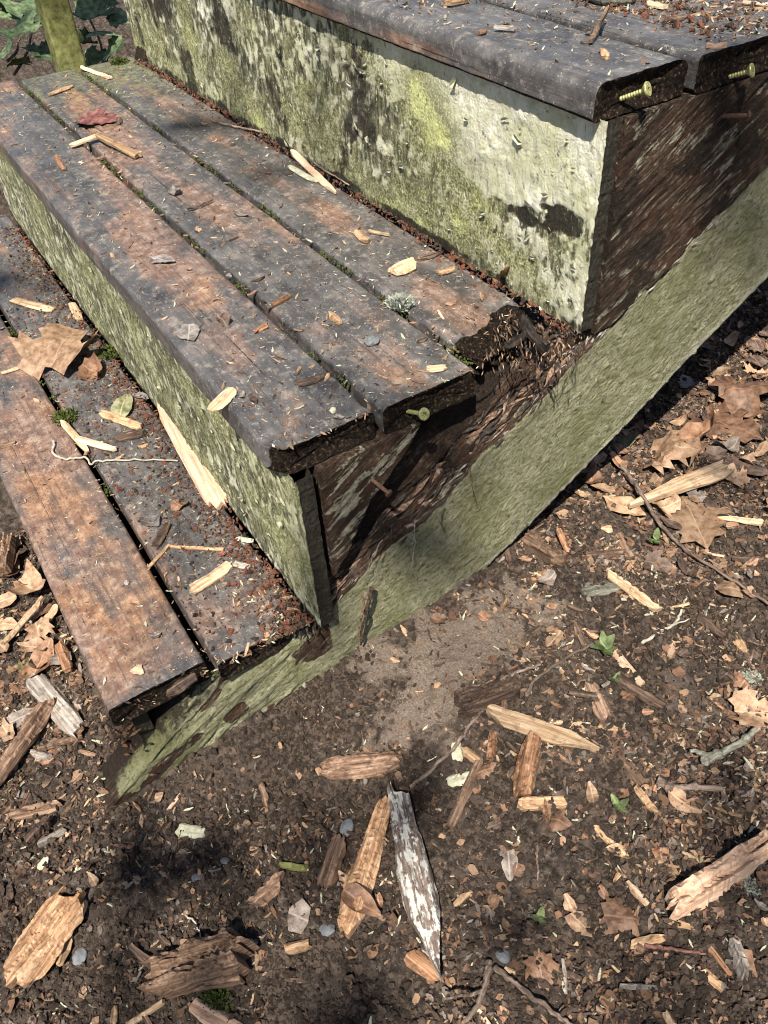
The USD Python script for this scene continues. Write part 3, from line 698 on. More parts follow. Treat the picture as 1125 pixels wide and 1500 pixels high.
def jag_outline(ln, wd, rng, ends=(.3, .3), taper=(.6, .6), rough=.10):
    "a split piece: fairly straight sides along the grain with a step or two, torn pointed ends"
    n = int(np.clip(ln / .003, 7, 30)); s = np.linspace(0, 1, n)
    w = np.minimum(1, np.minimum(taper[0] + (1 - taper[0]) * s / max(ends[0], 1e-3), taper[1] + (1 - taper[1]) * (1 - s) / max(ends[1], 1e-3)))
    def side():
        c = np.cumsum(rng.normal(0, 1, n)); c = c - np.linspace(c[0], c[-1], n); c = c / (np.abs(c).max() + 1e-6) * rough * 1.3
        for _ in range(rng.integers(0, 3)):
            k = rng.integers(1, n); c = c + np.where(s > s[k], 1, 0) * rng.normal(0, rough * 1.2)
        return 1 + c
    skew = rng.uniform(-.5, .5, 2) * wd * .35 * (1 - np.array(taper)); ctr = np.interp(s, [0, ends[0] + .01, 1 - ends[1], 1.01], [skew[0], 0, 0, skew[1]])
    a = ctr + wd / 2 * w * side(); b = ctr - wd / 2 * w * side(); b = np.minimum(b, a - wd * .04)
    slant = rng.normal(0, .22) * wd
    up = np.stack([(s - .5) * ln + slant * (2 * s - 1) * .5, a], 1); dn = np.stack([(s - .5) * ln - slant * (2 * s - 1) * .5, b], 1)[::-1]
    def teeth(p, q, sign):
        d = np.linalg.norm(q - p); k = int(np.clip(round(d / .0028), 0, 9))
        if k == 0: return np.zeros((0, 2))
        t = np.sort(rng.uniform(.04, .96, k)); c = p + (q - p) * t[:, None]; amp = min(d * .6, ln * .2)
        c[:, 0] += sign * amp * (rng.uniform(-.35, .9, k) ** 1) * rng.choice([1, .7, .25], k); return c
    return np.vstack([up, teeth(up[-1], dn[0], 1), dn, teeth(dn[-1], up[0], -1)])

def chip_mesh(ln, wd, th, rng, sp=None, bend=0., ridge=.25, **kw):
    o = jag_outline(ln, wd, rng, **kw); sp = sp or max(ln / 9, wd / 3)
    p, f, ne = fill(o, sp, rng, dense=sp < .004); s, t = p.T
    sd = int(rng.integers(1e6)); r = (fbm(P3(s * 25, t * 500, 0) + sd % 97, 3, sd) - .5) * th * ridge * 2.6 + (fbm(P3(s * 60, t * 90, 7) + sd % 97, 2, sd + 1) - .5) * th * ridge * 2
    edge = sstep(0, 1, np.clip(1 - np.abs(t) / (wd / 2 + 1e-9), 0, 1) * 3)
    top = np.stack([s, t, th * (.35 + .65 * edge) + r + bend * (s * s - ln * ln / 8)], 1)
    bot = np.stack([s, t * .96, (fbm(P3(s * 60, t * 90, 3), 2, sd + 2) - .5) * th * .3 + bend * (s * s - ln * ln / 8)], 1)
    return close_slab(top, bot, f)

def place(mesh, p0, yaw, pitch=0., roll=0.):
    R_ = rotz(yaw) @ roty(-pitch) @ rotx(roll); return np.asarray(mesh[0]) @ R_.T, mesh[1], p0

def set_local(n, V, F, mat, loc, R_, label, cat, group=None, smooth=False, parent='/World'):
    "a thing that keeps its own axes: x along its length"
    path = '/World/' + name_of(n, '/World')
    pr = usdkit.mesh(stage, path, (V, F), mat, smooth=smooth)
    m = np.eye(4); m[:3, :3] = R_.T; m[3, :3] = loc
    pr.AddTransformOp().Set(Gf.Matrix4d(*m.ravel().tolist()))
    return tag(pr, label, cat, group)

def chip_px(n, a, b, wpx, mat, label, cat, where='g', th=.003, lift=(0, 0), seed=0, roll=0., sp=.0022, bend=0., ridge=.25, taper=(.78, .7), ends=(.14, .2), rough=.09, group=None):
    r_ = np.random.default_rng(seed + 991); A, B = on(*a, where), on(*b, where)
    A = A + [0, 0, lift[0]]; B = B + [0, 0, lift[1]]
    d = B - A; ln = np.linalg.norm(d); wd = wpx / px_size((A + B) / 2) * 1.0
    V, F = chip_mesh(ln, wd, th, r_, sp, bend, ridge, taper=taper, ends=ends, rough=rough)
    x = d / ln; y = np.cross([0, 0, 1.], x); y /= np.linalg.norm(y); z = np.cross(x, y); R_ = np.stack([x, y, z], 1) @ rotx(roll)
    return set_local(n, V, F, mat, (A + B) / 2 + [0, 0, .0006], R_, label, cat, group, smooth=False)

def leaf_outline(kind, s, rng):
    if kind == 'maple':
        half = [(-.42, .0), (-.40, .10), (-.52, .22), (-.40, .30), (-.36, .47), (-.22, .45), (-.05, .62), (-.02, .50), (.16, .52), (.08, .36), (.17, .27), (.30, .36), (.33, .26), (.48, .30), (.50, .16), (.66, .0)]
        h = np.array(half) * [1, 1.0]; h = h + rng.normal(0, .022, h.shape); h[0, 1] = h[-1, 1] = 0
        g_ = h[1:-1][::-1] * [1, -1] + rng.normal(0, .03, (len(h) - 2, 2)); o = np.vstack([h, g_])
        if rng.random() < .6:                                       # a torn side
            k = rng.integers(3, len(o) - 6); o[k:k + 3] *= rng.uniform(.55, .8)
        return np.vstack([o[0] - [.0, 0], o[1:]]) * s * .86
    if kind == 'oval':
        t = np.linspace(0, 2 * math.pi, 29)[:-1]; x, y = np.cos(t), np.sin(t) * (.52 - .16 * np.cos(t)); x = np.where(x > .8, x * 1.12, x)
        return np.stack([x, y * (1 + .04 * rng.normal(size=len(t)))], 1) * s * .5
    k = rng.integers(7, 13); t = np.sort((np.arange(k) + rng.uniform(-.35, .35, k)) / k * 2 * math.pi); r = rng.uniform(.55, 1.05, k)
    asp = rng.uniform(.45, .95)
    return np.stack([r * np.cos(t), r * np.sin(t) * asp], 1) * s * .5

def leaf_mesh(kind, s, rng, curl=.3, cells=9, vein=True):
    o = leaf_outline(kind, s, rng); p, f, ne = fill(o, s / cells, rng, dense=kind == 'frag'); x, y = p.T
    sd = int(rng.integers(1e6)); k = curl / s
    z = k * rng.uniform(-.5, 1.3) * y * y * 2 + k * rng.uniform(-.8, 1.2) * x * x * 1.5 + k * rng.uniform(-1, 1) * x * y * 2
    z = z + (fbm(P3(x / s * 3, y / s * 3, 0) + sd % 89, 3, sd) - .5) * s * .35 * curl * 1.5
    r = np.hypot(x, y); e = sstep(.55, 1., r / (r.max() + 1e-9)); z = z + e * curl * s * .22 * rng.uniform(-.3, 1)
    if vein:
        z = z - np.exp(-(y / (s * .02)) ** 2) * s * .02
        if kind == 'maple':
            for a in (.95, -.95, 1.85, -1.85): q = -x * math.sin(a) + y * math.cos(a); z = z - np.exp(-(q / (s * .02)) ** 2) * (x * math.cos(a) + y * math.sin(a) > 0) * s * .018
        else:
            z = z + np.abs(((x / s * 7 + np.abs(y) / s * 5) % 1) - .5) * s * .010
    z = z - np.percentile(z, 12)
    V = np.stack([x, y, z], 1); V, F = close_slab(V, V - [0, 0, .00035], f)
    return V, F

def leaf_px(n, u, v, spx, kind, mat, label, cat='leaf', where='g', curl=.4, yaw=0., pitch=0., roll=0., lift=.001, seed=0, group=None, cells=14):
    r_ = np.random.default_rng(seed + 77); p = on(u, v, where); s = spx / px_size(p) * 1.12
    V, F = leaf_mesh(kind, s, r_, curl, cells)
    return set_local(n, V, F, mat, p + [0, 0, lift], rotz(yaw) @ roty(-pitch) @ rotx(roll), label, cat, group, smooth=30)

def twig_px(n, pts, rpx, mat, label, where='g', lift=.002, cat='twig', group=None, knots=(), seed=0, forks=()):
    r_ = np.random.default_rng(seed + 55); P = []
    for i, (u, v) in enumerate(pts): P.append(on(u, v, where) + [0, 0, lift if np.isscalar(lift) else lift[i]])
    P = np.array(P); t = np.linspace(0, 1, max(len(P) * 7, 12)); tt = np.linspace(0, 1, len(P))
    C = np.stack([np.interp(t, tt, P[:, k]) for k in range(3)], 1)
    for _ in range(2): C[1:-1] = (C[:-2] + 2 * C[1:-1] + C[2:]) / 4
    C += r_.normal(0, .0004, C.shape)
    rad = rpx / px_size(P.mean(0)) * (1.12 - .45 * t) * (1 + r_.normal(0, .06, len(t)))
    for k in knots: rad = rad * (1 + .55 * np.exp(-((t - k) / .035) ** 2))
    C[:, 2] += rad * .5
    ms = [tube(C, rad, 9)]
    for (tf, du, dv, lf) in forks:
        i = int(tf * (len(C) - 1)); e = C[i] + np.array([du, dv, .25]) / np.linalg.norm([du, dv, .25]) * lf
        ms.append(tube(np.linspace(C[i], e, 7) + r_.normal(0, .0004, (7, 3)), np.linspace(rad[i] * .8, rad[i] * .35, 7), 7))
    V, F = merge(ms); c = C.mean(0); d = C[-1] - C[0]; yaw = math.atan2(d[1], d[0]); R_ = rotz(yaw)
    return set_local(n, (V - c) @ R_, F, mat, c, R_, label, cat, group, smooth=40)

def blob(rng, sub=2, rough=.35, flat=.7):
    import trimesh
    s = trimesh.creation.icosphere(subdivisions=sub); v = np.array(s.vertices); sd = int(rng.integers(1e6))
    v = v * (1 + (fbm(v * 1.7 + sd % 71, 3, sd) - .5)[:, None] * 2 * rough) * [1, rng.uniform(.65, .95), flat]
    return v, np.array(s.faces)
def stone_px(n, u, v, spx, mat, label, cat='stone', where='g', seed=0, group=None, flat=.6):
    r_ = np.random.default_rng(seed + 33); p = on(u, v, where); s = spx / px_size(p) / 2; V, F = blob(r_, 3, .28, flat)
    return set_local(n, V * s, F, mat, p + [0, 0, s * .25], rotz(r_.random() * 6), label, cat, group, smooth=True)
def tuft_mesh(r_, rad, n, h):
    ms = []
    for i in range(n):
        a, rr = r_.random() * 6.283, rad * math.sqrt(r_.random()); c = np.array([rr * math.cos(a), rr * math.sin(a), h * .5 * (1 - (rr / rad) ** 2)])
        d = np.array([math.cos(a) * rr / rad, math.sin(a) * rr / rad, .9]) + r_.normal(0, .4, 3); d /= np.linalg.norm(d); l = h * r_.uniform(.3, .8); s = np.cross(d, r_.normal(size=3)); s /= np.linalg.norm(s)
        w = l * .22; ms.append((np.array([c - s * w * .4, c + d * l * .5 - s * w, c + d * l, c + d * l * .5 + s * w, c + s * w * .4]), np.array([(0, 1, 4), (1, 3, 4), (1, 2, 3)])))
    b = blob(r_, 2, .3, 1.); ms.append((b[0] * [rad * .75, rad * .75, h * .45], b[1]))
    return merge(ms)
def tuft_px(n, u, v, spx, mat, label, where='g', seed=0, cat='moss', h=.6, nb=260, group=None):
    r_ = np.random.default_rng(seed + 44); p = on(u, v, where); s = spx / px_size(p) / 2; V, F = tuft_mesh(r_, s, nb, s * h)
    return set_local(n, V, F, mat, p, np.eye(3), label, cat, group)
def seedling_px(u, v, spx, label, seed=0, group=None, nl=4):
    r_ = np.random.default_rng(seed + 66); p = on_ground(u, v); s = spx / px_size(p)
    t = group_thing('seedling', label, 'seedling', p, group)
    part('stem', tube(np.array([[0, 0, -.003], [.0005, 0, s * .2], [0, .001, s * .45]]), [.0007, .0006, .0005], 6), LF_GREEN, t)
    for i in range(nl):
        V, F = leaf_mesh('oval', s * r_.uniform(.5, .75), r_, .25, 7); a = i * 6.283 / nl + r_.normal(0, .3); V = V + [s * .3, 0, 0]
        part('leaf', ((V @ roty(-.35 - .3 * r_.random()).T) @ rotz(a).T + [0, 0, s * r_.uniform(.25, .45)], F), LF_GREEN, t)
    return t

# ------------------------------------------------------------------ litter: the pieces one can point to
# on the lowest tread
leaf_px('fallen_leaf', 95, 522, 118, 'maple', LF[1], 'large curled tan maple leaf on the lowest tread against the riser', where=1, curl=.42, yaw=2.5, pitch=.18, roll=-.12, lift=.010, seed=5)
leaf_px('fallen_leaf', 142, 548, 52, 'frag', LF[0], 'small folded brown leaf tucked under the large curled tan leaf', where=1, curl=.8, yaw=.4, roll=.4, lift=.002, seed=4)
leaf_px('fallen_leaf', 182, 597, 52, 'oval', LF_OLIVE, 'olive green leaf lying near the riser on the lowest tread', where=1, curl=.5, yaw=2.6, lift=.002, seed=5)
leaf_px('fallen_leaf', 207, 582, 30, 'frag', LF_GREY, 'blue-grey leaf scrap beside the olive green leaf', where=1, curl=.4, yaw=.6, seed=6)
leaf_px('fallen_leaf', 222, 766, 34, 'frag', LF_GREY, 'pale grey-brown leaf scrap in the grit of the lowest tread', where=1, curl=.6, yaw=1.1, seed=7)
leaf_px('fallen_leaf', 262, 742, 32, 'frag', LF[0], 'brown leaf scrap right of the pale grey-brown scrap on the lowest tread', where=1, curl=.5, yaw=.3, seed=8)
chip_px('wood_splinter', (234, 580), (323, 738), 37, W_PINK, 'long pinkish split of wood lying against the lower riser', 'splinter', where=1, th=.005, lift=(.010, .002), seed=1, roll=.25, taper=(.12, .85), ends=(.25, .05), rough=.03, ridge=.10)
chip_px('wood_chip', (282, 866), (337, 830), 20, W_FRESH, 'pale yellow wood chip near the rotted end of the lowest tread', 'wood chip', where=1, th=.004, seed=2, ridge=.2)
chip_px('wood_splinter', (92, 622), (130, 664), 11, W_FRESH, 'thin pale splinter pointing along the gap of the lowest tread', 'splinter', where=1, seed=3, th=.0025, taper=(.2, .5), lift=(.004, .001))
chip_px('wood_splinter', (118, 648), (170, 662), 12, W_PINK, 'pinkish splinter crossing the thin pale splinter at the gap', 'splinter', where=1, seed=4, th=.003, lift=(.003, .002))
chip_px('wood_chip', (20, 440), (78, 456), 15, W_FRESH, 'pale flat chip on the far part of the lowest tread', 'wood chip', where=1, seed=5, th=.002)
chip_px('wood_splinter', (2, 548), (34, 538), 8, W_FRESH, 'short pale splinter at the left edge of the lowest tread', 'splinter', where=1, seed=6, th=.002)
chip_px('wood_chip', (106, 447), (118, 470), 12, W_FRESH, 'small pale chip standing near the foot of the lower riser', 'wood chip', where=1, seed=7, th=.003)
chip_px('wood_chip', (152, 608), (208, 628), 16, W_TAN, 'tan rotten chip below the olive green leaf', 'wood chip', where=1, seed=8, th=.004)
chip_px('bark_piece', (172, 645), (210, 636), 14, W_DARK, 'dark bark piece beside the long pinkish split of wood', 'bark', where=1, seed=9, th=.006)
chip_px('wood_chip', (228, 802), (247, 770), 13, W_DARK, 'dark stick of rotten wood beside the brown leaf scrap on the lowest tread', 'wood chip', where=1, seed=10, th=.004)
chip_px('wood_splinter', (250, 802), (328, 806), 6, W_TAN, 'thin tan stalk lying across the lowest tread', 'splinter', where=1, seed=11, th=.002)
chip_px('wood_splinter', (218, 832), (248, 800), 6, W_TAN, 'thin tan stalk slanting towards the gap of the lowest tread', 'splinter', where=1, seed=12, th=.002)
chip_px('wood_chip', (344, 827), (366, 832), 12, W_GREY, 'small grey chip right of the pale yellow chip', 'wood chip', where=1, seed=13, th=.003)
chip_px('wood_chip', (349, 790), (370, 794), 9, PALE, 'whitish flake at the foot of the lower riser', 'wood chip', where=1, seed=14, th=.0015)
chip_px('wood_chip', (196, 980), (210, 982), 16, W_FRESH, 'yellowish flake on the front plank of the lowest tread', 'wood chip', where=1, seed=15, th=.0012)
twig_px('dry_stem', [(80, 650), (78, 668), (95, 676), (128, 672), (134, 684), (140, 678), (190, 676), (262, 677)], 1.7, STEM, 'thin grey bent stem lying across both planks of the lowest tread', where=1, seed=1, cat='stem')
tuft_px('moss_tuft', 95, 613, 34, MOSS, 'green moss tuft in the gap of the lowest tread', where=1, seed=1)
tuft_px('moss_tuft', 165, 518, 36, MOSS, 'dark moss tuft at the foot of the lower riser', where=1, seed=2)
# on the middle tread
leaf_px('fallen_leaf', 140, 178, 62, 'maple', LF_RED, 'dark red maple leaf flat on the middle tread', where=2, curl=.25, yaw=.9, lift=.002, seed=11)
leaf_px('fallen_leaf', 277, 488, 56, 'frag', LF_GREY, 'torn grey leaf on the front plank of the middle tread', where=2, curl=.22, yaw=2.7, seed=12)
leaf_px('fallen_leaf', 238, 382, 44, 'frag', LF_GREY, 'grey wrinkled leaf further back on the front plank of the middle tread', where=2, curl=.25, yaw=.5, seed=13)
leaf_px('fallen_leaf', 255, 282, 30, 'frag', LF_GREY, 'pale grey curled scrap on the centre plank of the middle tread', where=2, curl=.7, yaw=.2, seed=14)
leaf_px('fallen_leaf', 353, 314, 24, 'oval', LF[3], 'small grey-brown oval leaf on the centre plank of the middle tread', where=2, curl=.3, yaw=.3, seed=15)
leaf_px('fallen_leaf', 742, 411, 52, 'oval', LF[0], 'brown leaf propped up in the corner under the cream painted riser', where=2, curl=.6, yaw=-.6, roll=.9, pitch=.3, lift=.010, seed=16)
leaf_px('fallen_leaf', 326, 472, 34, 'frag', LF[2], 'dark crumpled scrap beside the torn grey leaf', where=2, curl=.9, seed=17)
chip_px('wood_splinter', (104, 217), (150, 206), 12, W_FRESH, 'golden splinter bridging the gap of the middle tread', 'splinter', where=2, seed=21, th=.003, lift=(.001, .006), taper=(.3, .9))
chip_px('wood_splinter', (146, 207), (203, 232), 15, W_TAN, 'golden brown bent half of the splinter on the centre plank', 'splinter', where=2, seed=22, th=.004, lift=(.006, .001))
chip_px('wood_splinter', (428, 224), (492, 285), 12, W_PINK, 'long pinkish splinter at the foot of the upper riser', 'splinter', where=2, seed=23, th=.003, taper=(.4, .2))
chip_px('wood_splinter', (424, 245), (464, 268), 12, PALE, 'whitish splinter beside the long pinkish one at the upper riser', 'splinter', where=2, seed=24, th=.002, taper=(.5, .3))
chip_px('wood_splinter', (120, 100), (162, 116), 8, W_PINK, 'pale splinter at the far end of the middle tread', 'splinter', where=2, seed=25, th=.003)
chip_px('wood_chip', (578, 402), (606, 388), 27, W_FRESH, 'broad pale chip on the rear plank of the middle tread', 'wood chip', where=2, seed=26, th=.005, taper=(.8, .7), ridge=.35)
chip_px('wood_chip', (641, 402), (666, 396), 13, W_TAN, 'small orange-yellow chip right of the broad pale chip', 'wood chip', where=2, seed=27, th=.0025)
chip_px('wood_chip', (627, 543), (652, 540), 16, W_FRESH, 'orange-yellow flake near the end of the centre plank', 'wood chip', where=2, seed=28, th=.0015)
chip_px('wood_chip', (541, 340), (570, 346), 8, W_FRESH, 'slim pale chip on the rear plank near the upper riser', 'wood chip', where=2, seed=29, th=.002)
chip_px('wood_chip', (398, 449), (422, 436), 11, W_ROT, 'orange-brown chip beside the gap of the middle tread', 'wood chip', where=2, seed=30, th=.003)
chip_px('wood_chip', (523, 343), (537, 356), 14, W_TAN, 'fan shaped tan chip on the rear plank of the middle tread', 'wood chip', where=2, seed=31, th=.003)
chip_px('wood_splinter', (82, 230), (95, 250), 8, W_ROT, 'short orange splinter on the far front plank of the middle tread', 'splinter', where=2, seed=32, th=.002)
chip_px('wood_chip', (75, 140), (106, 128), 9, W_TAN, 'tan chip near the far end of the centre plank', 'wood chip', where=2, seed=33, th=.003)
chip_px('wood_chip', (312, 602), (342, 572), 22, W_FRESH, 'pale fresh chip on the front edge of the middle tread', 'wood chip', where=2, seed=34, th=.0012)
twig_px('thin_twig', [(310, 180), (352, 190), (400, 200), (440, 222), (470, 250), (512, 274)], 1.5, TWIG, 'thin dark twig along the foot of the upper riser', where=2, seed=2)
twig_px('thin_twig', [(470, 196), (500, 230), (526, 258)], 1.2, STEM, 'thin pale twig leaning beside the upper riser', where=2, seed=3)
twig_px('thin_twig', [(275, 310), (292, 305), (312, 296)], 1.6, TWIG, 'short dark twig on the centre plank of the middle tread', where=2, seed=4)
tuft_px('lichen_clump', 586, 447, 34, LICHEN, 'grey-green lichen clump over the rear gap of the middle tread', where=2, seed=3, cat='lichen', h=.9)
tuft_px('moss_tuft', 175, 92, 24, MOSS, 'small moss tuft at the far end of the rear plank', where=2, seed=4)
stone_px('pebble', 545, 502, 22, STONE, 'angular grey pebble on the centre plank of the middle tread', where=2, seed=1)
stone_px('pebble', 488, 602, 12, PALE, 'small white pebble near the end of the front plank', where=2, seed=2)
chip_px('bark_piece', (766, 480), (800, 508), 17, W_BLACK, 'black rotted chunk at the broken end of the rear plank', 'bark', where=2, seed=35, th=.008, lift=(.003, -.006), ridge=.5)
chip_px('bark_piece', (742, 510), (768, 492), 12, W_BLACK, 'smaller black rotted chunk beside the larger one at the broken plank end', 'bark', where=2, seed=36, th=.006, ridge=.5)
# on the top tread
chip_px('wood_splinter', (865, 66), (887, 36), 7, W_BROWN, 'thin brown splinter leaning on the top tread', 'splinter', where=3, seed=41, th=.003, lift=(.001, .008))
twig_px('lichen_stick', [(855, 0), (890, 8), (922, 8)], 8, TWIG_LICHEN, 'thick lichen covered stick at the back of the top tread', where=3, seed=5, cat='stick')
chip_px('wood_chip', (950, 8), (974, 14), 14, W_FRESH, 'pale orange chip in the debris of the top tread', 'wood chip', where=3, seed=42, th=.003)
chip_px('wood_chip', (652, 10), (685, 4), 14, W_TAN, 'tan bark chip at the back left of the top tread', 'wood chip', where=3, seed=43, th=.004)
chip_px('wood_chip', (725, 44), (752, 46), 9, W_GREY, 'grey chip on the front plank of the top tread', 'wood chip', where=3, seed=44, th=.003)
chip_px('wood_chip', (700, 51), (712, 48), 8, W_ROT, 'orange chip on the front plank of the top tread', 'wood chip', where=3, seed=45, th=.002)
# on the ground, right of the stringer
leaf_px('fallen_leaf', 1012, 762, 102, 'maple', LF[1], 'broad flat light brown leaf beneath the pale wedge of wood', curl=.22, yaw=-.5, lift=.006, seed=21, roll=.15)
leaf_px('fallen_leaf', 980, 678, 84, 'maple', LF[1], 'tan leaf standing up behind the pale wedge of wood', curl=.9, yaw=.6, pitch=.5, lift=.012, seed=22)
leaf_px('fallen_leaf', 1018, 655, 60, 'oval', LF[0], 'curled brown leaf right of the standing tan leaf', curl=1.1, yaw=1.1, pitch=.6, lift=.014, seed=23)
leaf_px('fallen_leaf', 1092, 592, 92, 'maple', LF[0], 'large curled brown leaf at the right edge beside the side board', curl=.7, yaw=1.0, pitch=.35, lift=.010, seed=24)
leaf_px('fallen_leaf', 1060, 632, 88, 'maple', LF[0], 'large speckled brown leaf below the curled one at the right edge', curl=.35, yaw=.2, lift=.008, seed=25)
leaf_px('fallen_leaf', 908, 745, 78, 'frag', LF[1], 'rumpled tan leaf left of the tip of the pale wedge', curl=.4, yaw=.4, lift=.004, seed=26)
leaf_px('fallen_leaf', 1080, 690, 80, 'frag', LF[2], 'dark wet leaf right of the pale wedge of wood', curl=.5, yaw=.5, lift=.004, seed=27)
leaf_px('fallen_leaf', 898, 655, 60, 'oval', LF_OLIVE, 'grey-green leaf in the shade under the side board', curl=.4, yaw=1.2, lift=.003, seed=28)
leaf_px('fallen_leaf', 868, 706, 52, 'frag', LF[0], 'brown leaf at the edge of the shade under the side board', curl=.6, yaw=2.2, lift=.004, seed=29)
leaf_px('fallen_leaf', 1102, 1046, 66, 'maple', LF[1], 'brown leaf at the right edge touching the lichen covered twig', curl=.35, yaw=.9, lift=.003, seed=30)
leaf_px('fallen_leaf', 1000, 1178, 44, 'oval', LF[1], 'light brown half leaf below the forked brown twig', curl=.35, yaw=.2, lift=.002, seed=31)
leaf_px('fallen_leaf', 812, 938, 40, 'frag', LF[1], 'tan leaf scrap right of the dry pale soil patch painted sunlit', curl=.5, yaw=1.9, lift=.002, seed=32)
leaf_px('fallen_leaf', 1066, 868, 46, 'frag', LF[1], 'tan curled leaf near the right edge above the bare soil', curl=.6, yaw=.9, lift=.003, seed=33)
leaf_px('fallen_leaf', 745, 1264, 44, 'oval', LF[3], 'grey-brown pointed leaf lying on bare dark soil right of the painted splinter', curl=.3, yaw=-.6, lift=.002, seed=34)
leaf_px('fallen_leaf', 815, 1205, 46, 'frag', LF[0], 'brown leaf scrap below the seedling in the middle of the soil', curl=.5, yaw=.6, lift=.002, seed=35)
leaf_px('fallen_leaf', 905, 1348, 56, 'maple', LF[0], 'brown crumpled leaf in the lower right soil', curl=.7, yaw=.8, lift=.003, seed=36)
leaf_px('fallen_leaf', 848, 1352, 48, 'frag', LF[1], 'tan leaf left of the brown crumpled leaf in the lower right', curl=.4, yaw=.2, lift=.002, seed=37)
leaf_px('fallen_leaf', 1046, 1342, 42, 'frag', LF[0], 'brown leaf below the big pale rotten chunk', curl=.4, yaw=1.3, lift=.002, seed=38)
leaf_px('fallen_leaf', 530, 1330, 56, 'oval', LF[0], 'dark brown leaf folded over the lower end of the orange splinter', curl=.5, yaw=.4, lift=.010, seed=39)
leaf_px('fallen_leaf', 437, 1344, 50, 'frag', LF[3], 'grey-brown leaf left of the orange splinter', curl=.4, yaw=.6, lift=.002, seed=40)
leaf_px('fallen_leaf', 642, 910, 28, 'frag', LF[0], 'small orange-brown leaf on the soil below the side board', curl=.4, yaw=.5, lift=.002, seed=41)
leaf_px('fallen_leaf', 708, 906, 26, 'frag', LF[0], 'small dull brown leaf on the soil right of the orange-brown one', curl=.4, yaw=.2, lift=.002, seed=42)
leaf_px('fallen_leaf', 576, 1112, 26, 'frag', LF[2], 'dark leaf scrap right of the brown rotten splinter in the middle', curl=.4, yaw=.9, lift=.002, seed=43)
chip_px('wood_wedge', (918, 754), (1050, 707), 34, W_FRESH, 'pale yellow wedge of split wood lying on brown leaves', 'wood wedge', lift=(.010, .016), seed=51, th=.006, taper=(.12, .9), ends=(.8, .05), rough=.03, ridge=.12)
chip_px('wood_splinter', (1050, 764), (1114, 772), 12, W_FRESH, 'two pronged pale splinter right of the flat light brown leaf', 'splinter', lift=(.006, .004), seed=52, th=.004)
chip_px('wood_splinter', (890, 848), (960, 898), 14, W_FRESH, 'curved pale stick on the soil in the upper right', 'splinter', seed=53, th=.006, lift=(.005, .003), bend=-.9, taper=(.9, .8), rough=.03, ridge=.12)
chip_px('bark_piece', (856, 866), (900, 862), 26, TWIG_LICHEN, 'lichen spotted bark piece under the curved pale stick', 'bark', seed=54, th=.005, ridge=.5)
chip_px('bark_piece', (772, 796), (826, 828), 26, W_BROWN, 'brown rotten lump of wood beside the shade of the side board', 'bark', seed=55, th=.012, ridge=.5)
chip_px('wood_splinter', (780, 852), (812, 828), 9, W_ROT, 'orange splinter below the brown rotten lump', 'splinter', seed=56, th=.004)
chip_px('wood_splinter', (816, 790), (830, 818), 10, W_ROT, 'short orange splinter standing on the brown rotten lump', 'splinter', seed=57, th=.004, lift=(.012, .008))
chip_px('wood_chip', (905, 788), (922, 818), 18, W_BROWN, 'flat brown chip below the rumpled tan leaf', 'wood chip', seed=58, th=.003)
chip_px('wood_splinter', (722, 1052), (870, 1102), 31, W_FRESH, 'long pale split of wood in the middle of the bare soil', 'splinter', seed=59, th=.006, lift=(.005, .004), taper=(.6, .12), ends=(.12, .35), rough=.03, ridge=.10)
chip_px('bark_piece', (676, 1042), (756, 1012), 36, W_DARK, 'dark rotten block of wood left of the long pale split', 'bark', seed=60, th=.018, ridge=.45)
chip_px('wood_splinter', (900, 958), (938, 1004), 16, W_PINK, 'pinkish splinter beside the seedling above the long pale split', 'splinter', seed=61, th=.004)
chip_px('wood_splinter', (868, 1072), (944, 1150), 24, W_BROWN, 'flat brown strip of wood at the tip of the long pale split', 'splinter', seed=62, th=.004, ridge=.3)
chip_px('bark_piece', (866, 1010), (886, 1056), 24, W_BROWN, 'brown bark piece above the flat brown strip', 'bark', seed=63, th=.006)
chip_px('wood_chip', (765, 1168), (780, 1092), 32, W_ROT, 'orange rotten chunk standing below the long pale split', 'wood chip', seed=64, th=.012, lift=(.003, .008), ridge=.5)
chip_px('wood_splinter', (718, 1116), (722, 1076), 14, W_ROT, 'slim orange rotten piece left of the orange rotten chunk', 'splinter', seed=65, th=.007, ridge=.5)
chip_px('wood_splinter', (660, 1212), (703, 1122), 17, W_BROWN, 'straight brown splinter right of the painted splinter', 'splinter', seed=66, th=.006, lift=(.002, .006), ridge=.2)
chip_px('wood_chip', (680, 1106), (706, 1124), 14, W_TAN, 'tan chip at the top of the straight brown splinter', 'wood chip', seed=67, th=.004, lift=(.006, .004))
chip_px('wood_chip', (762, 1180), (826, 1178), 20, W_TAN, 'tan chip lying below the orange rotten chunk', 'wood chip', seed=68, th=.006, ridge=.45)
chip_px('wood_splinter', (873, 1214), (914, 1256), 12, W_TAN, 'tan splinter in the middle right of the soil', 'splinter', seed=69, th=.004)
chip_px('wood_splinter', (876, 1066), (914, 1068), 9, W_TAN, 'little tan splinter above the flat brown strip', 'splinter', seed=70, th=.003)
chip_px('wood_chip', (668, 1090), (672, 1118), 16, PALE, 'white paint flake near the middle of the soil', 'paint flake', seed=71, th=.002)
chip_px('wood_chip', (658, 1146), (690, 1138), 18, PALE, 'pair of white paint flakes below the single one', 'paint flake', seed=72, th=.002)
chip_px('painted_splinter', (640, 1432), (584, 1176), 52, W_PAINT, 'long wedge of grey wood with flaking white paint', 'splinter', seed=73, th=.011, lift=(.008, .008), taper=(.08, .62), ends=(.36, .5), rough=.13, ridge=.22)
chip_px('wood_splinter', (508, 1372), (566, 1180), 36, W_ORANGE, 'long orange-brown splinter left of the painted wedge', 'splinter', seed=74, th=.010, lift=(.006, .006), taper=(.55, .5), ends=(.15, .6), rough=.14, ridge=.28)
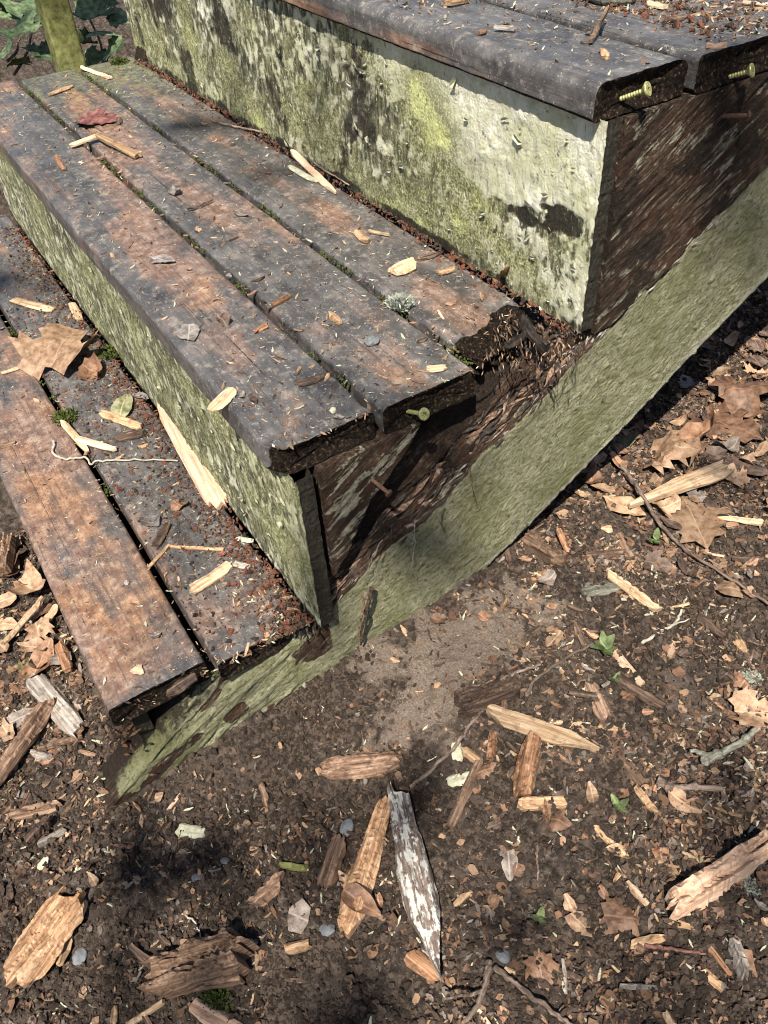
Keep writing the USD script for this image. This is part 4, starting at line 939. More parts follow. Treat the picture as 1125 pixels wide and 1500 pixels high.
chip_px('bark_piece', (478, 1298), (500, 1232), 30, W_BROWN, 'brown rotten strip left of the long orange-brown splinter', 'bark', seed=75, th=.006)
chip_px('wood_slab', (28, 1436), (112, 1326), 62, W_ORANGE, 'broad jagged slab of fresh orange wood at the lower left', 'wood slab', seed=76, th=.009, lift=(.004, .006), taper=(.8, .85), ends=(.2, .15), rough=.14, ridge=.36, sp=.0017)
chip_px('bark_piece', (240, 1436), (362, 1398), 66, W_BROWN, 'thick fibrous brown log fragment above the moss tuft', 'bark', seed=77, th=.022, taper=(.7, .8), ridge=.4)
chip_px('bark_piece', (240, 1450), (356, 1438), 18, W_BROWN, 'pale brown splinter along the lower side of the log fragment', 'bark', seed=78, th=.012)
chip_px('wood_chip', (285, 1474), (352, 1512), 24, W_PINK, 'pale pink chip at the bottom edge below the moss tuft', 'wood chip', seed=79, th=.005)
chip_px('wood_splinter', (190, 1502), (242, 1468), 9, W_FRESH, 'pale splinter at the bottom edge left of the moss tuft', 'splinter', seed=80, th=.004)
chip_px('rotten_chunk', (978, 1336), (1116, 1250), 40, W_PINK, 'big pale rotten chunk of wood at the lower right', 'wood chunk', seed=81, th=.014, lift=(.004, .008), taper=(.75, .6), ends=(.15, .3), rough=.16, ridge=.45)
chip_px('bark_piece', (474, 1130), (582, 1118), 36, W_BROWN, 'brown rotten splinter in the middle of the soil', 'bark', seed=82, th=.008, taper=(.4, .6), ridge=.45)
chip_px('bark_piece', (372, 1326), (412, 1290), 24, W_BROWN, 'brown fibrous piece left of the leaf and the orange splinter', 'bark', seed=83, th=.007, ridge=.4)
chip_px('mossy_stick', (412, 1268), (452, 1274), 9, BARK, 'short green mossy stick in the foreground', 'stick', seed=84, th=.006)
chip_px('wood_splinter', (420, 1392), (454, 1384), 16, W_TAN, 'tan splinter above the dark bottom of the picture', 'splinter', seed=85, th=.005)
chip_px('bark_piece', (1075, 1392), (1092, 1432), 20, W_GREY, 'grey splintered piece near the lower right corner', 'bark', seed=86, th=.007, ridge=.45)
chip_px('wood_splinter', (1028, 1424), (1054, 1446), 14, W_TAN, 'tan chip left of the grey splintered piece', 'splinter', seed=87, th=.004)
chip_px('wood_splinter', (973, 1484), (986, 1506), 12, W_FRESH, 'pale splinter at the bottom edge near the right corner', 'splinter', seed=88, th=.004)
chip_px('wood_chip', (930, 1154), (962, 1194), 12, W_TAN, 'tan splinter left of the forked brown twig', 'splinter', seed=89, th=.003)
chip_px('wood_chip', (600, 1400), (640, 1432), 26, W_ROT, 'small orange piece of wood under the lower tip of the painted wedge', 'wood chip', seed=90, th=.003)
chip_px('wood_chip', (262, 1216), (300, 1222), 20, PALE, 'cream paint flake on the soil below the lowest step', 'paint flake', seed=91, th=.0025)
chip_px('wood_chip', (58, 1272), (70, 1258), 13, PALE, 'small cream flake at the left of the foreground soil', 'paint flake', seed=92, th=.002)
# left of the lowest step
chip_px('bark_piece', (2, 1146), (78, 1040), 24, W_BROWN, 'long brown bark strip left of the corner of the lowest step', 'bark', seed=101, th=.010, lift=(.006, .008), ridge=.4)
chip_px('bark_piece', (54, 1000), (116, 1072), 34, W_GREY, 'grey flat board fragment beside the corner of the lowest step', 'bark', seed=102, th=.008, ridge=.2)
chip_px('bark_piece', (20, 1196), (86, 1182), 17, W_BROWN, 'brown splinter below the long bark strip', 'bark', seed=103, th=.007, ridge=.4)
chip_px('bark_piece', (40, 1240), (70, 1208), 18, W_DARK, 'dark brown piece in the soil below the brown splinter', 'bark', seed=104, th=.009, ridge=.4)
chip_px('wood_splinter', (60, 1238), (96, 1218), 12, W_GREY, 'grey-green splinter beside the dark brown piece', 'splinter', seed=105, th=.005)
chip_px('wood_splinter', (58, 1100), (120, 1080), 10, W_BROWN, 'thin brown splinter under the corner of the lowest step', 'splinter', seed=106, th=.005)
chip_px('wood_splinter', (12, 950), (70, 888), 9, W_FRESH, 'long pale splinter among the leaves left of the lowest step', 'splinter', seed=107, th=.004, lift=(.008, .012))
chip_px('wood_splinter', (62, 930), (88, 900), 12, W_FRESH, 'short pale splinter beside the long one left of the lowest step', 'splinter', seed=108, th=.004, lift=(.008, .010))
chip_px('bark_piece', (14, 850), (22, 800), 20, W_BROWN, 'brown rotten stick left of the front plank', 'bark', seed=109, th=.012, lift=(.01, .012), ridge=.4)
chip_px('wood_splinter', (92, 954), (104, 990), 16, W_ROT, 'orange splinter close to the front plank', 'splinter', seed=110, th=.005, lift=(.008, .006))
leaf_px('fallen_leaf', 48, 868, 62, 'frag', LF[1], 'tan leaf left of the front plank', curl=.6, yaw=.4, lift=.010, seed=51)
leaf_px('fallen_leaf', 62, 975, 62, 'oval', LF[0], 'brown leaf left of the cut end of the front plank', curl=.5, yaw=2.4, lift=.006, seed=52)
leaf_px('fallen_leaf', 14, 830, 50, 'frag', LF[0], 'brown leaf under the rotten stick at the left edge', curl=.6, yaw=1.4, lift=.006, seed=53)
leaf_px('fallen_leaf', 50, 955, 44, 'frag', LF[1], 'pale leaf scrap under the splinters left of the lowest step', curl=.5, yaw=.9, lift=.009, seed=54)
leaf_px('fallen_leaf', 12, 1075, 40, 'frag', LF[1], 'tan scrap at the left edge above the long bark strip', curl=.5, yaw=.2, lift=.003, seed=55)
twig_px('long_twig', [(905, 700), (932, 742), (962, 778), (1000, 812), (1050, 842), (1125, 892)], 3.0, TWIG, 'long thin brown twig running to the right edge of the soil', lift=[.018, .022, .010, .006, .005, .006], seed=11)
twig_px('thin_twig', [(940, 800), (980, 808), (1015, 818)], 2.2, TWIG_RED, 'thin reddish twig below the long brown twig', seed=12)
twig_px('dry_stem', [(938, 945), (968, 928), (990, 915), (1000, 890), (1004, 880)], 2.2, STEM, 'pale branching stem on the soil in the upper right', seed=13, cat='stem', forks=[(.45, .3, .6, .016)])
twig_px('dry_stem', [(1036, 928), (1032, 905), (1044, 880)], 1.7, STEM, 'short pale stem right of the branching one', seed=14, cat='stem')
twig_px('lichen_twig', [(1030, 1122), (1052, 1110), (1085, 1094), (1108, 1072)], 6, TWIG_LICHEN, 'thick lichen covered twig below the brown leaf at the right', lift=.006, seed=15, knots=(.25, .72), forks=[(.15, -.4, -.5, .018)])
twig_px('brown_twig', [(960, 1148), (980, 1160), (1010, 1158), (1056, 1160)], 6.5, TWIG, 'forked brown twig above the light brown half leaf', lift=.004, seed=16, knots=(.3, .7))
twig_px('red_twig', [(944, 1388), (980, 1392), (1032, 1400)], 3.0, TWIG_RED, 'straight reddish twig in the lower right soil', lift=.003, seed=17)
twig_px('grey_twig', [(716, 1412), (712, 1440), (700, 1475), (676, 1506)], 5.0, TWIG, 'grey-brown twig running off the bottom edge', lift=.004, seed=18, forks=[(.5, -.2, -.6, .03)])
twig_px('grey_twig', [(724, 1420), (760, 1448), (800, 1478), (836, 1506)], 4.2, TWIG, 'grey twig slanting right from the top of the other at the bottom edge', lift=.004, seed=19)
twig_px('thin_twig', [(838, 1488), (890, 1484), (942, 1478)], 2.0, TWIG, 'thin dark twig near the bottom edge', seed=20)
twig_px('long_twig', [(600, 1160), (625, 1140), (668, 1098), (690, 1066), (706, 1048)], 3.0, TWIG, 'dark twig rising from the painted wedge towards the dark rotten block', lift=.006, seed=21)
twig_px('long_twig', [(706, 1030), (745, 1000), (790, 984)], 3.0, TWIG, 'dark thin twig above the dark rotten block', lift=.010, seed=22)
twig_px('long_twig', [(770, 1030), (778, 1008), (830, 970), (890, 940)], 2.6, TWIG, 'dark arching twig above the long pale split', lift=.008, seed=23)
twig_px('thin_twig', [(268, 1340), (285, 1350), (294, 1368), (295, 1384)], 1.3, STEM, 'thin pale stem curling above the log fragment', seed=24, cat='stem')
twig_px('thin_twig', [(748, 1378), (770, 1378), (800, 1374)], 1.8, TWIG, 'short thin twig in the middle of the lower soil', seed=25)
twig_px('thin_twig', [(785, 1240), (787, 1270), (788, 1300)], 1.8, TWIG, 'upright thin twig line on the soil in the middle right', seed=26)
seedling_px(884, 958, 36, 'bright green seedling with several leaves above the long pale split', 1, nl=7)
seedling_px(958, 800, 30, 'small two leaved green seedling under the long brown twig', 2, nl=3)
seedling_px(904, 1186, 30, 'pale green seedling right of the orange rotten chunk', 3, nl=4)
seedling_px(790, 1350, 30, 'thin pale green seedling in the lower middle soil', 4, nl=3)
seedling_px(900, 1000, 22, 'tiny green sprout right of the pinkish splinter', 5, nl=3)
seedling_px(40, 986, 22, 'tiny green sprout left of the lowest step', 6, nl=3)
tuft_px('moss_tuft', 320, 1466, 42, MOSS, 'bright green moss tuft at the bottom edge', seed=5, h=.75, nb=420)
tuft_px('lichen_clump', 1100, 995, 30, LICHEN, 'pale lichen clump at the right edge above the brown leaf', seed=6, cat='lichen')
tuft_px('lichen_clump', 1098, 1300, 26, LICHEN, 'pale lichen clump right of the big rotten chunk', seed=7, cat='lichen')
stone_px('pebble', 509, 1213, 26, STONE, 'round blue-grey pebble left of the orange-brown splinter', seed=3)
stone_px('pebble', 736, 1400, 24, STONE, 'grey pebble below the middle of the soil', seed=4)
stone_px('pebble', 290, 1286, 18, STONE, 'blue-grey flat pebble in the dark foreground', seed=5, flat=.3)
stone_px('pebble', 330, 1262, 14, STONE, 'smaller blue-grey pebble above the flat one', seed=6, flat=.4)
stone_px('pebble', 118, 1402, 24, STONE, 'dark blue-grey flat pebble right of the jagged orange slab', seed=7, flat=.3)
stone_px('pebble', 480, 1362, 22, STONE, 'grey pebble between the leaf and the orange-brown splinter', seed=8, flat=.5)

# ------------------------------------------------------------------ litter: many small pieces alike
STAIRS_PX = Polygon([(-200, -200), (-200, 560), (0, 700), (165, 1075), (320, 1000), (150, 1200), (310, 1095), (530, 950), (700, 855), (912, 620), (1125, 405), (1400, 150), (1400, -200)])
rng = np.random.default_rng(20)
def ground_spots(n, dens, margin=40):
    o = []
    while len(o) < n:
        p = np.stack([rng.uniform(-.40, .50, 4000), rng.uniform(-.38, 1.15, 4000)], 1); z = ground_base(p[:, 0], p[:, 1]); uv = seen(np.column_stack([p, z]))
        ok = (uv[:, 0] > -margin) & (uv[:, 0] < 1125 + margin) & (uv[:, 1] < 1500 + margin) & (uv[:, 1] > 300) & ~shapely.contains_xy(STAIRS_PX, uv[:, 0], uv[:, 1])
        ok &= rng.random(len(p)) < dens(uv[:, 0], uv[:, 1], p)
        o += list(zip(p[ok], uv[ok]))
    return o[:n]
def d_leaf(u, v, p):
    d = .35 + .65 * sstep(560, 760, u) * sstep(960, 1080, v) + .0 * u
    d = np.where((u > 820) & (v < 850), 1.5, d); d = np.where((u < 130) & (v < 1120), 1.4, d)
    d = d * (1 - .92 * dry_sunlit_patch(p[:, 0], p[:, 1])); d = np.where((u > 180) & (u < 640) & (v > 990) & (v < 1200), .08, d)
    d = np.where((u > 380) & (u < 620) & (v > 1400), .05, d)
    return d / 1.5
def d_chip(u, v, p):
    d = .6 + .4 * sstep(600, 760, u); d = np.where((u < 150) & (v < 1200), 1.3, d); d = np.where((u > 180) & (u < 620) & (v > 960) & (v < 1180), .2, d)
    d = d * (1 - .85 * dry_sunlit_patch(p[:, 0], p[:, 1])); d = np.where((u > 380) & (u < 620) & (v > 1400), .08, d)
    return d / 1.3
def zone(u, v):
    if u < 170 and v < 1230: return ('beside the left front of the lowest step', 'left of the lowest step')
    if v < 850 and u > 640: return ('in the shade right of the sloping side board', 'beside the side board')
    if v < 1120 and u > 420: return ('on the soil below the sloping side board', 'below the side board')
    if u < 560: return ('on the dark soil of the left foreground', 'in the left foreground')
    return ('on the dark soil of the right foreground', 'in the right foreground')
LAND = {'g': [('pale wedge of wood', 990, 730), ('curved pale stick', 925, 872), ('brown rotten lump', 800, 812), ('long pale split of wood', 795, 1077), ('leafy green seedling', 885, 957), ('lichen covered twig', 1070, 1100), ('forked brown twig', 1005, 1157), ('orange rotten chunk', 772, 1130), ('straight brown splinter', 682, 1168), ('white painted wedge', 622, 1300), ('orange-brown splinter', 535, 1270), ('jagged orange slab', 70, 1382), ('fibrous log fragment', 300, 1418), ('big pale rotten chunk', 1050, 1292), ('brown pointed splinter', 525, 1125), ('bottom grey twigs', 740, 1450), ('red twig', 990, 1394), ('cream paint flake', 282, 1220), ('long bark strip', 40, 1090), ('grey board fragment', 85, 1035), ('front plank cut end', 150, 1060), ('crumpled brown leaf', 905, 1348), ('grey-brown pointed leaf', 745, 1264), ('curled right edge leaf', 1092, 592), ('standing tan leaf', 980, 670), ('grey-green shaded leaf', 898, 655), ('rumpled tan leaf', 908, 745), ('long brown twig', 1060, 850), ('dark rotten block', 716, 1027), ('dry pale soil patch painted sunlit', 650, 965), ('flat brown strip', 905, 1110), ('dark bottom soil', 480, 1440), ('front plank leaves', 40, 880), ('left bark pieces', 55, 1210), ('middle right splinter', 893, 1235), ('side board far end', 1080, 470), ('bottom right corner', 1080, 1450)],
        1: [('curled tan leaf', 95, 525), ('pinkish split of wood', 282, 660), ('pale yellow chip', 310, 848), ('bent grey stem', 170, 676), ('olive leaf', 182, 597), ('pale flat chip', 50, 448), ('plank cut end', 230, 990), ('thin crossed splinters', 130, 650), ('left picture edge', 0, 620), ('tan stalks', 265, 810)],
        2: [('dark red leaf', 140, 178), ('bent golden splinter', 155, 217), ('pinkish splinter', 460, 258), ('broad pale chip', 592, 396), ('lichen clump', 586, 447), ('grey pebble', 545, 502), ('torn grey leaf', 277, 488), ('wrinkled grey leaf', 238, 382), ('cream riser corner', 740, 412), ('pale edge chip', 325, 588), ('plank end screw', 600, 590), ('far tread end', 110, 110), ('orange-brown chip', 410, 443), ('front plank end', 440, 610), ('pale curled scrap', 255, 282)],
        3: [('leaning brown splinter', 876, 52), ('lichen covered stick', 890, 6), ('upper right corner', 1090, 30), ('tan bark chip', 668, 8), ('grey chip', 738, 45), ('rounded nosing', 700, 90), ('black plank end', 980, 80)]}
def beside(u, v, w_):
    n_, a, b = min(LAND[w_], key=lambda t: math.hypot(t[1] - u, t[2] - v)); dx, dy = u - a, v - b; d = math.hypot(dx, dy)
    if d < 26: return f'right at the {n_}', n_
    h = 'right of' if dx > 0 else 'left of'; y_ = 'below' if dy > 0 else 'above'
    way = h if abs(dx) > 2.4 * abs(dy) else y_ if abs(dy) > 2.4 * abs(dx) else f'{y_} and {h}'
    return f'{"just " if d < 60 else ""}{way} the {n_}', n_
def lay(mesh, xy, yaw, lift=.0):
    "lays a small piece on the ground with its slope"
    x, y = xy; e = .012; hx = (base_z(np.array([x + e]), np.array([y]), 'g') - base_z(np.array([x - e]), np.array([y]), 'g'))[0] / (2 * e); hy = (base_z(np.array([x]), np.array([y + e]), 'g') - base_z(np.array([x]), np.array([y - e]), 'g'))[0] / (2 * e)
    n = np.array([-hx, -hy, 1]); n /= np.linalg.norm(n); a = np.array([math.cos(yaw), math.sin(yaw), 0]); a -= n * (a @ n); a /= np.linalg.norm(a)
    R_ = np.stack([a, np.cross(n, a), n], 1) @ rotx(rng.normal(0, .18)) @ roty(rng.normal(0, .15))
    z = float(ground_h(np.array([x]), np.array([y]))[0]) + lift
    return R_, np.array([x, y, z])
LFM = [(LF[0], 'brown'), (LF[0], 'brown'), (LF[1], 'tan'), (LF[2], 'dark'), (LF[3], 'grey-brown'), (LF[2], 'dark'), (LF[1], 'tan')]
for (xy, uv) in ground_spots(255, d_leaf):
    big = (uv[0] > 800 and uv[1] < 760) or (uv[0] < 130 and uv[1] < 1000)
    s = rng.uniform(.018, .040) if big and rng.random() < .6 else float(np.clip(rng.lognormal(math.log(.0125), .38), .006, .034))
    kind = rng.choice(['frag', 'frag', 'frag', 'oval', 'maple']) if s > .018 else rng.choice(['frag', 'frag', 'oval'])
    V, F = leaf_mesh(kind, s, rng, rng.uniform(.15, .8), 9 if s > .018 else 5, s > .018)
    R_, c = lay(None, xy, rng.uniform(0, 6.28), rng.uniform(.0005, .004) + (.006 * rng.random() if big else 0))
    w, g_ = zone(*uv)
    mt, tone = LFM[rng.integers(7)]; size = 'large' if s > .022 else 'midsize' if s > .013 else 'small'; set_local('leaf_fragment', V, F, mt, c, R_, f'{size} {tone} leaf fragment {beside(*uv, "g")[0]}', 'leaf', f'leaf fragments by the {beside(*uv, "g")[1]}', smooth=30 if s > .018 else False)
CHM = [(W_BROWN, 'brown'), (W_BROWN, 'brown'), (W_TAN, 'tan'), (W_ROT, 'orange'), (W_DARK, 'blackish'), (W_DARK, 'blackish'), (W_GREY, 'grey'), (W_FRESH, 'pale'), (W_PINK, 'pinkish'), (W_TAN, 'tan')]
for (xy, uv) in ground_spots(165, d_chip):
    ln = float(np.clip(rng.lognormal(math.log(.015), .45), .006, .05)); wd = ln * rng.uniform(.12, .42)
    V, F = chip_mesh(ln, wd, float(np.clip(wd * .45, .0012, .005)), rng, ridge=.35, taper=(rng.uniform(.1, .9), rng.uniform(.1, .9)), ends=(.35, .35), rough=.14)
    R_, c = lay(None, xy, rng.uniform(0, 6.28), rng.uniform(0, .002)); w, g_ = zone(*uv)
    mt, tone = CHM[rng.integers(10)]; size = 'long' if ln > .022 else 'small'; set_local('wood_sliver', V, F, mt, c, R_, f'{size} {tone} wood sliver {beside(*uv, "g")[0]}', 'wood chip', f'wood slivers by the {beside(*uv, "g")[1]}')

def tread_spot(k):
    while True:
        x = -.97 + .97 * (1 - rng.random() ** 1.5) if k < 3 else rng.uniform(-.6, 0.)
        y0, w_ = {1: (.004, .165), 2: (Y1 + .006, .262), 3: (Y2 + .01, .26)}[k]; y = y0 + w_ * rng.random()
        if k == 1 and rng.random() < .55: y = y0 + w_ * (1 - abs(rng.normal(0, .22)) % 1)
        if k == 3 and rng.random() < .7: y = y0 + w_ * (.45 + .55 * rng.random())
        z = {1: 0., 2: H1, 3: H2}[k]; u, v = seen([x, y, z])
        if -10 < u < 1130 and -10 < v and not (k == 2 and x > -.03 and y > Y1 + 2 * PITCH): return np.array([x, y, z + .0004]), (u, v)
TWORD = {1: 'lowest', 2: 'middle', 3: 'top'}
for k, n_l, n_c in ((1, 14, 38), (2, 16, 64), (3, 8, 30)):
    for _ in range(n_l):
        c, uv = tread_spot(k); s = float(np.clip(rng.lognormal(math.log(.009), .3), .005, .017)); V, F = leaf_mesh('frag', s, rng, rng.uniform(.2, .7), 5, False)
        mt, tone = [(LF[0], 'brown'), (LF_GREY, 'grey'), (LF[3], 'grey-brown'), (LF[4], 'reddish'), (LF[2], 'dark'), (LF[1], 'tan')][rng.integers(6)]; set_local('leaf_fragment', V, F, mt, c + [0, 0, .0008], rotz(rng.uniform(0, 6.28)) @ rotx(rng.normal(0, .15)), f'tiny {tone} leaf scrap {beside(*uv, k)[0]}, {TWORD[k]} tread', 'leaf', f'leaf scraps on the {TWORD[k]} tread')
    for _ in range(n_c):
        c, uv = tread_spot(k); ln = float(np.clip(rng.lognormal(math.log(.0085), .42), .004, .028)); wd = ln * rng.uniform(.12, .45)
        V, F = chip_mesh(ln, wd, float(np.clip(wd * .4, .0008, .003)), rng, ridge=.35, taper=(rng.uniform(.1, .9), rng.uniform(.1, .9)), ends=(.35, .35), rough=.14)
        mt, tone = CHM[rng.integers(10)]; size = 'long' if ln > .014 else 'small'; set_local('wood_sliver', V, F, mt, c, rotz(rng.uniform(0, 6.28)) @ roty(rng.normal(0, .08)), f'{size} {tone} wood sliver {beside(*uv, k)[0]}, {TWORD[k]} tread', 'wood chip', f'wood slivers on the {TWORD[k]} tread')

# ------------------------------------------------------------------ litter: what nobody could count
def instancer(n, label, cat, protos, pos, scale, mats=None, flatrot=False, sc3=None):
    path = '/World/' + n; pi = UsdGeom.PointInstancer.Define(stage, path); tag(pi, label, cat, kind='stuff'); rel = pi.CreatePrototypesRel()
    UsdGeom.Scope.Define(stage, path + '/shapes')
    for k, (V, F, M) in enumerate(protos):
        pp = f'{path}/shapes/{n}_shape_{k:03d}'; usdkit.mesh(stage, pp, (V, F), M); rel.AddTarget(pp)
    k = len(pos); pi.CreateProtoIndicesAttr(Vt.IntArray.FromNumpy(rng.integers(0, len(protos), k).astype(np.int32)))
    pi.CreatePositionsAttr(Vt.Vec3fArray.FromNumpy(np.asarray(pos, np.float32)))
    s = np.asarray(scale)[:, None] * (np.ones(3) if sc3 is None else sc3(k)); pi.CreateScalesAttr(Vt.Vec3fArray.FromNumpy(s.astype(np.float32)))
    if flatrot:
        a = rng.uniform(0, 6.28, k); t = rng.normal(0, .25, (k, 2)); qd = np.stack([np.cos(a / 2), t[:, 0], t[:, 1], np.sin(a / 2)], 1)
    else: qd = rng.normal(size=(k, 4))
    qd /= np.linalg.norm(qd, axis=1, keepdims=True)
    pi.CreateOrientationsAttr(Vt.QuathArray([Gf.Quath(float(a), float(b), float(c), float(d)) for a, b, c, d in qd]))
    return pi
def on_soil(n, dens, sink=.0):
    s = np.array([p for p, _ in ground_spots(n, dens)]); return np.column_stack([s, ground_h(s[:, 0], s[:, 1]) + sink])
crumbs = [(*blob(rng, 1, 1.0, .75), CRUMB[i % 2]) for i in range(10)]
pos = on_soil(85000, lambda u, v, p: 1.0 * (1 - dry_sunlit_patch(p[:, 0], p[:, 1])) ** 2.5 * (.25 + .75 * sstep(.38, .62, fbm(P3(p[:, 0] * 28, p[:, 1] * 28, 0), 3, 3))))
instancer('soil_crumbs', 'dark crumbs of damp soil covering the ground', 'soil', crumbs, pos, np.clip(rng.lognormal(math.log(.00105), .5, len(pos)), .0004, .0040))
def sliver(r_):
    V, F = chip_mesh(1., .28, .12, r_, .22, ridge=.3, taper=(.2, .3), ends=(.4, .4), rough=.2); return V, F
bits = [(*sliver(rng), M) for M in (W_BROWN, W_DARK, W_TAN, W_FRESH, W_ROT, PALE, W_BROWN, W_DARK, W_DARK, W_BROWN, W_GREY, W_DARK, W_BLACK, W_BROWN)]
clump = lambda f: lambda u, v, p: f(u, v, p) * (.22 + .78 * sstep(.40, .60, fbm(P3(p[:, 0] * 17, p[:, 1] * 17, 2), 3, 31)))
pos = on_soil(11000, clump(d_chip), .0008)
instancer('wood_crumbs', 'fine splinters and wood crumbs strewn over the soil', 'wood crumbs', bits, pos, np.clip(rng.lognormal(math.log(.0050), .45, len(pos)), .002, .012), flatrot=True)
def scrap(r_, M):
    V, F = leaf_mesh('frag', 1., r_, .5, 4, False); return V, F, M
scraps = [scrap(rng, M) for M in (LF[0], LF[2], LF[3], LF[1], LF[0], LF[2], LF[2], LF[3], LF[1])]
pos = on_soil(13000, clump(d_leaf), .0010)
instancer('leaf_crumbs', 'crumbled dead leaf bits strewn over the soil', 'leaf litter', scraps, pos, np.clip(rng.lognormal(math.log(.0058), .4, len(pos)), .0025, .012), flatrot=True)
gp_, sz = [], []
for _ in range(5200):
    k = int(rng.choice([1, 2, 3], p=[.40, .42, .18])); c, uv = tread_spot(k)
    gp_.append(c); sz.append(rng.lognormal(math.log(.0016), .5))
grit = [(*sliver(rng), M) for M in (W_DARK, W_BROWN, W_TAN, W_FRESH, W_ROT, PALE)]
instancer('tread_grit', 'fine grit and wood dust scattered over the treads', 'grit', grit, gp_, np.clip(np.array(sz) * 1.7, .001, .007), flatrot=True)
gp_ = []
for _ in range(6200):
    q_ = rng.random()
    if q_ < .42: gp_.append((-.96 * rng.random() ** 1.6, YR1 - .004 - abs(rng.normal(0, .018)), .0006 + .002 * rng.random()))
    elif q_ < .62: gp_.append((-.96 * rng.random(), YR2 - .003 - abs(rng.normal(0, .007)), H1 + .0006))
    elif q_ < .82: gp_.append((rng.uniform(-.55, 0.), Y2 + .12 + abs(rng.normal(0, .07)), H2 + .0006 + .002 * rng.random()))
    else: gp_.append((-.7 * rng.random(), PITCH + .08 * rng.random(), .0008))
reds = [(*blob(rng, 1, 1.0, .5), REDBIT) for _ in range(2)] + [(*blob(rng, 1, 1., .6), CRUMB[1]), (*blob(rng, 1, 1., .6), CRUMB[0]), ][:4] + [(*sliver(rng) , W_ROT)]
reds[-1] = (reds[-1][0] * 3., reds[-1][1], W_ROT)
instancer('red_brown_crumbs', 'reddish brown crumbs gathered along the feet of the risers', 'crumbs', reds, gp_, np.clip(rng.lognormal(math.log(.0010), .5, len(gp_)), .0004, .0032))
# moss in the gaps between the planks
gp_ = []
for (y, z, x1) in ((PW + GAP * .5, -.004, -.0), (Y1 + PW + GAP * .6, H1 - .004, 0), (Y1 + PITCH + PW + GAP * .6, H1 - .003, 0)):
    xs_ = -.98 * rng.random(1500); keep = fbm(P3(xs_ * 30, y * 30, 0), 4, 9) > (.52 if z > 0 else .60)
    gp_ += [(x, y + rng.normal(0, .0018), z + rng.normal(0, .0015)) for x in xs_[keep]]
instancer('gap_moss', 'thin green moss growing along the gaps between planks', 'moss', [(*blob(rng, 1, .8, .8), MOSS) for _ in range(3)] + [(*sliver(rng), W_DARK), (*blob(rng, 1, .8, .6), CRUMB[0])], gp_, rng.uniform(.0004, .0014, len(gp_)))

# ------------------------------------------------------------------ behind the far end of the steps
post = group_thing('mossy_post', 'square mossy post standing behind the far end of the middle tread', 'post', (-1.035, .343, .0))
px_ = []
V = []
hs = np.linspace(-.12, .62, 90); sq = []
for a, b in zip([(-.02, -.02), (.02, -.02), (.02, .02), (-.02, .02)], [(.02, -.02), (.02, .02), (-.02, .02), (-.02, -.02)]): sq += [np.array(a) + (np.array(b) - a) * t for t in np.arange(10) / 10]
sq = np.array(sq); kk = len(sq)
for h in hs: V.append(np.column_stack([sq * (1 + (fbm(P3(sq[:, 0] * 90, sq[:, 1] * 90, h * 20), 3, 5) - .5)[:, None] * .10), np.full(kk, h)]))
V = np.vstack(V); i = np.arange(len(hs) * kk).reshape(len(hs), kk); qf = np.stack([i[:-1], np.roll(i[:-1], -1, 1), np.roll(i[1:], -1, 1), i[1:]], -1).reshape(-1, 4)
part('shaft', (V, qf), BARK, post, smooth=True)
cap = np.array([[-.022, -.022, .618], [.022, -.022, .618], [.022, .022, .618], [-.022, .022, .618], [0, 0, .634]]); part('cap', (cap, np.array([(0, 1, 4), (1, 2, 4), (2, 3, 4), (3, 0, 4), (0, 2, 1), (0, 3, 2)])), BARK, post)
ivy = group_thing('ivy_plant', 'dark leafy ivy growing behind the mossy post', 'ivy', tuple(at(110, 40, 0, -1.16)))
o_ = at(110, 40, 0, -1.16); k_ = 0
for (u, v, x, s, yaw) in ((35, 42, -1.10, .050, .4), (60, 75, -1.11, .045, 1.9), (12, 70, -1.14, .04, 2.8), (130, 22, -1.12, .05, .8), (150, 52, -1.10, .04, 2.4), (168, 74, -1.07, .04, .2), (140, 84, -1.12, .035, 1.2), (40, 12, -1.18, .06, 3.), (120, 60, -1.16, .04, 4.), (18, 22, -1.2, .05, 5.), (178, 30, -1.15, .04, 1.), (58, 24, -1.14, .035, 2.2), (5, 5, -1.22, .05, .6), (150, 6, -1.18, .05, 2.), (30, 92, -1.12, .035, .9)):
    V, F = leaf_mesh('maple', s * 1.35, rng, .35, 8); part('leaf', (V @ (rotz(yaw) @ rotx(rng.normal(.3, .35)) @ roty(rng.normal(0, .35))).T + at(u, v, 0, x) - o_, F), LF_IVY, ivy, smooth=30)
for (a, b) in (((20, 110), (60, 20)), ((150, 100), (130, 5)), ((10, 90), (35, 55))):
    A, B = at(*a, 0, -1.13) - o_, at(*b, 0, -1.16) - o_; t = np.linspace(0, 1, 9)[:, None]; part('stem', tube(A + (B - A) * t + np.sin(t * 5) * [0, .006, 0], np.linspace(.0024, .0014, 9), 7), TWIG, ivy)
chip_px_bg = at(27, 80, 0, -1.09)
for (u, v, s, x) in ((18, 118, .05, -1.08), (10, 100, .05, -1.16), (70, 96, .04, -1.1), (185, 55, .05, -1.2)):
    V, F = leaf_mesh('maple', s, rng, .6, 9); p_ = at(u, v, 0, x); p_[2] = float(ground_h(p_[0:1], p_[1:2])[0]) + .006
    set_local('background_leaf', V, F, LF[0], p_, rotz(rng.uniform(0, 6)), {18: 'brown leaf lying left of the mossy post at the picture edge', 10: 'brown leaf under the ivy left of the mossy post', 70: 'brown leaf at the foot of the mossy post', 185: 'brown leaf right of the mossy post beside the upper riser'}[u], 'leaf', smooth=30)


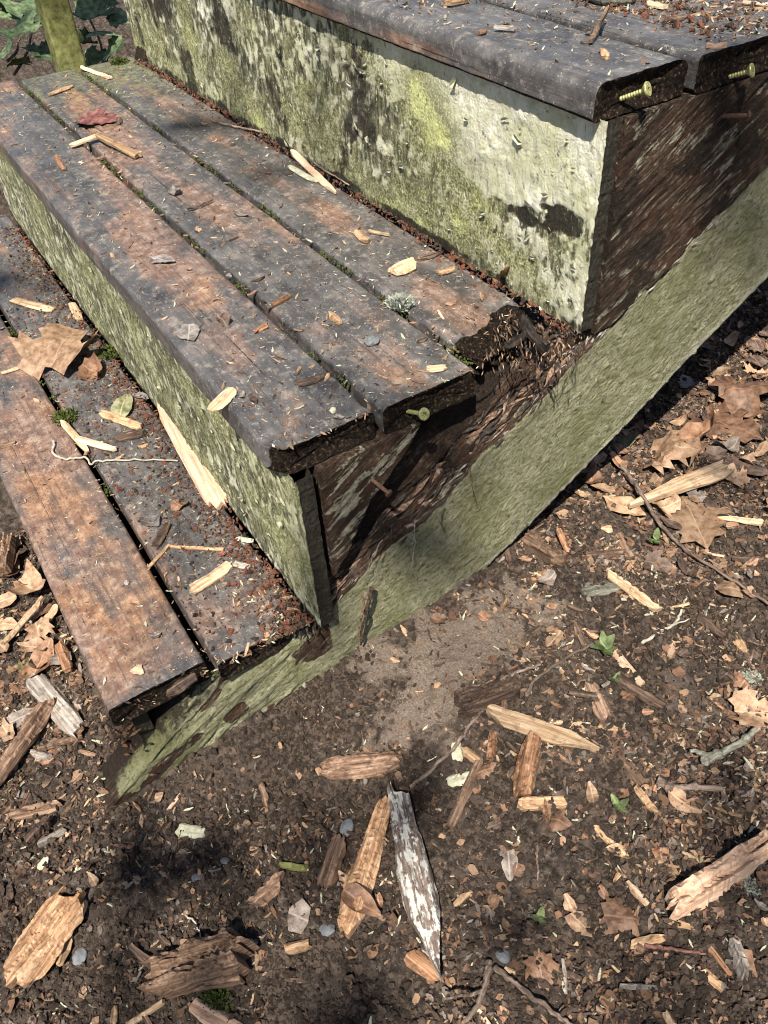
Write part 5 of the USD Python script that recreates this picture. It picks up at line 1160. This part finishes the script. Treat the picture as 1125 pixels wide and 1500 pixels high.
# ------------------------------------------------------------------ unseen tree added to dapple the light, its leaf clumps shading chosen spots
S_ = SUN_TO; T0 = np.array([6.2, -5.6, -.2])
tree = group_thing('overhanging_tree', 'unseen leafy tree added behind the viewer, its leaf clumps placed to dapple the steps', 'tree', T0)
t = np.linspace(0, 1, 24)
part('trunk', tube(np.column_stack([.25 * np.sin(t * 2.2), -.2 * t, 7.2 * t]), .19 - .13 * t, 14), BARK, tree, smooth=True)
rt_ = np.random.default_rng(404)
shade = [('g', 480, 1440, .09, 9), ('g', 150, 1270, .16, 3), ('g', 1020, 1440, .12, 6), ('g', 700, 1440, .10, 4), ('g', 330, 1400, .16, 4), ('g', 1000, 640, .10, 3), 
         (2, 60, 80, .09, 6), (3, 480, 10, .06, 3), ('r', 330, 80, .06, 4), ('r', 470, 240, .04, 2), ('s', 660, 660, .030, 2), ('s', 580, 830, .025, 2), ('s', 1090, 330, .04, 2), (1, 20, 430, .06, 4), (2, 520, 520, .03, 1)]
LV, ends_ = [], []
for w_, u, v, sg, n_ in shade:
    P = on(u, v, w_) if w_ in ('g', 1, 2, 3) else at(u, v, 1, YR2) if w_ == 'r' else at(u, v, 0, .004)
    c = P + S_ * rt_.uniform(5.2, 6.8); ends_.append(c)  # clump set along the sun direction to cast shade on its spot
    for _ in range(n_):
        V, F = leaf_mesh('oval', rt_.uniform(.06, .10), rt_, .3, 4, False)
        LV.append((V @ (rotz(rt_.uniform(0, 6.28)) @ rotx(rt_.normal(0, .5)) @ roty(rt_.normal(0, .5))).T + c + rt_.normal(0, sg, 3) - T0, F))
part('crown', merge(LV), LF_GREEN, tree)
for k_ in range(4):
    e = np.array([.5, -.2, 0]) + S_ * (5.6 + .3 * k_) + [.9, -.8 + .35 * k_, 0]; a = T0 + [.2, -.18, 5.2 + .3 * k_]; q_ = np.linspace(0, 1, 14)[:, None]
    part('limb', tube(a + (e - a) * q_ + np.sin(q_ * 3) * [0, 0, .25] - T0, np.linspace(.06, .010, 14), 8), BARK, tree, smooth=True)
    for c in ends_[k_::4]:
        part('twig', tube(e + (c - e) * q_ - T0, np.linspace(.006, .002, 14), 5), BARK, tree)
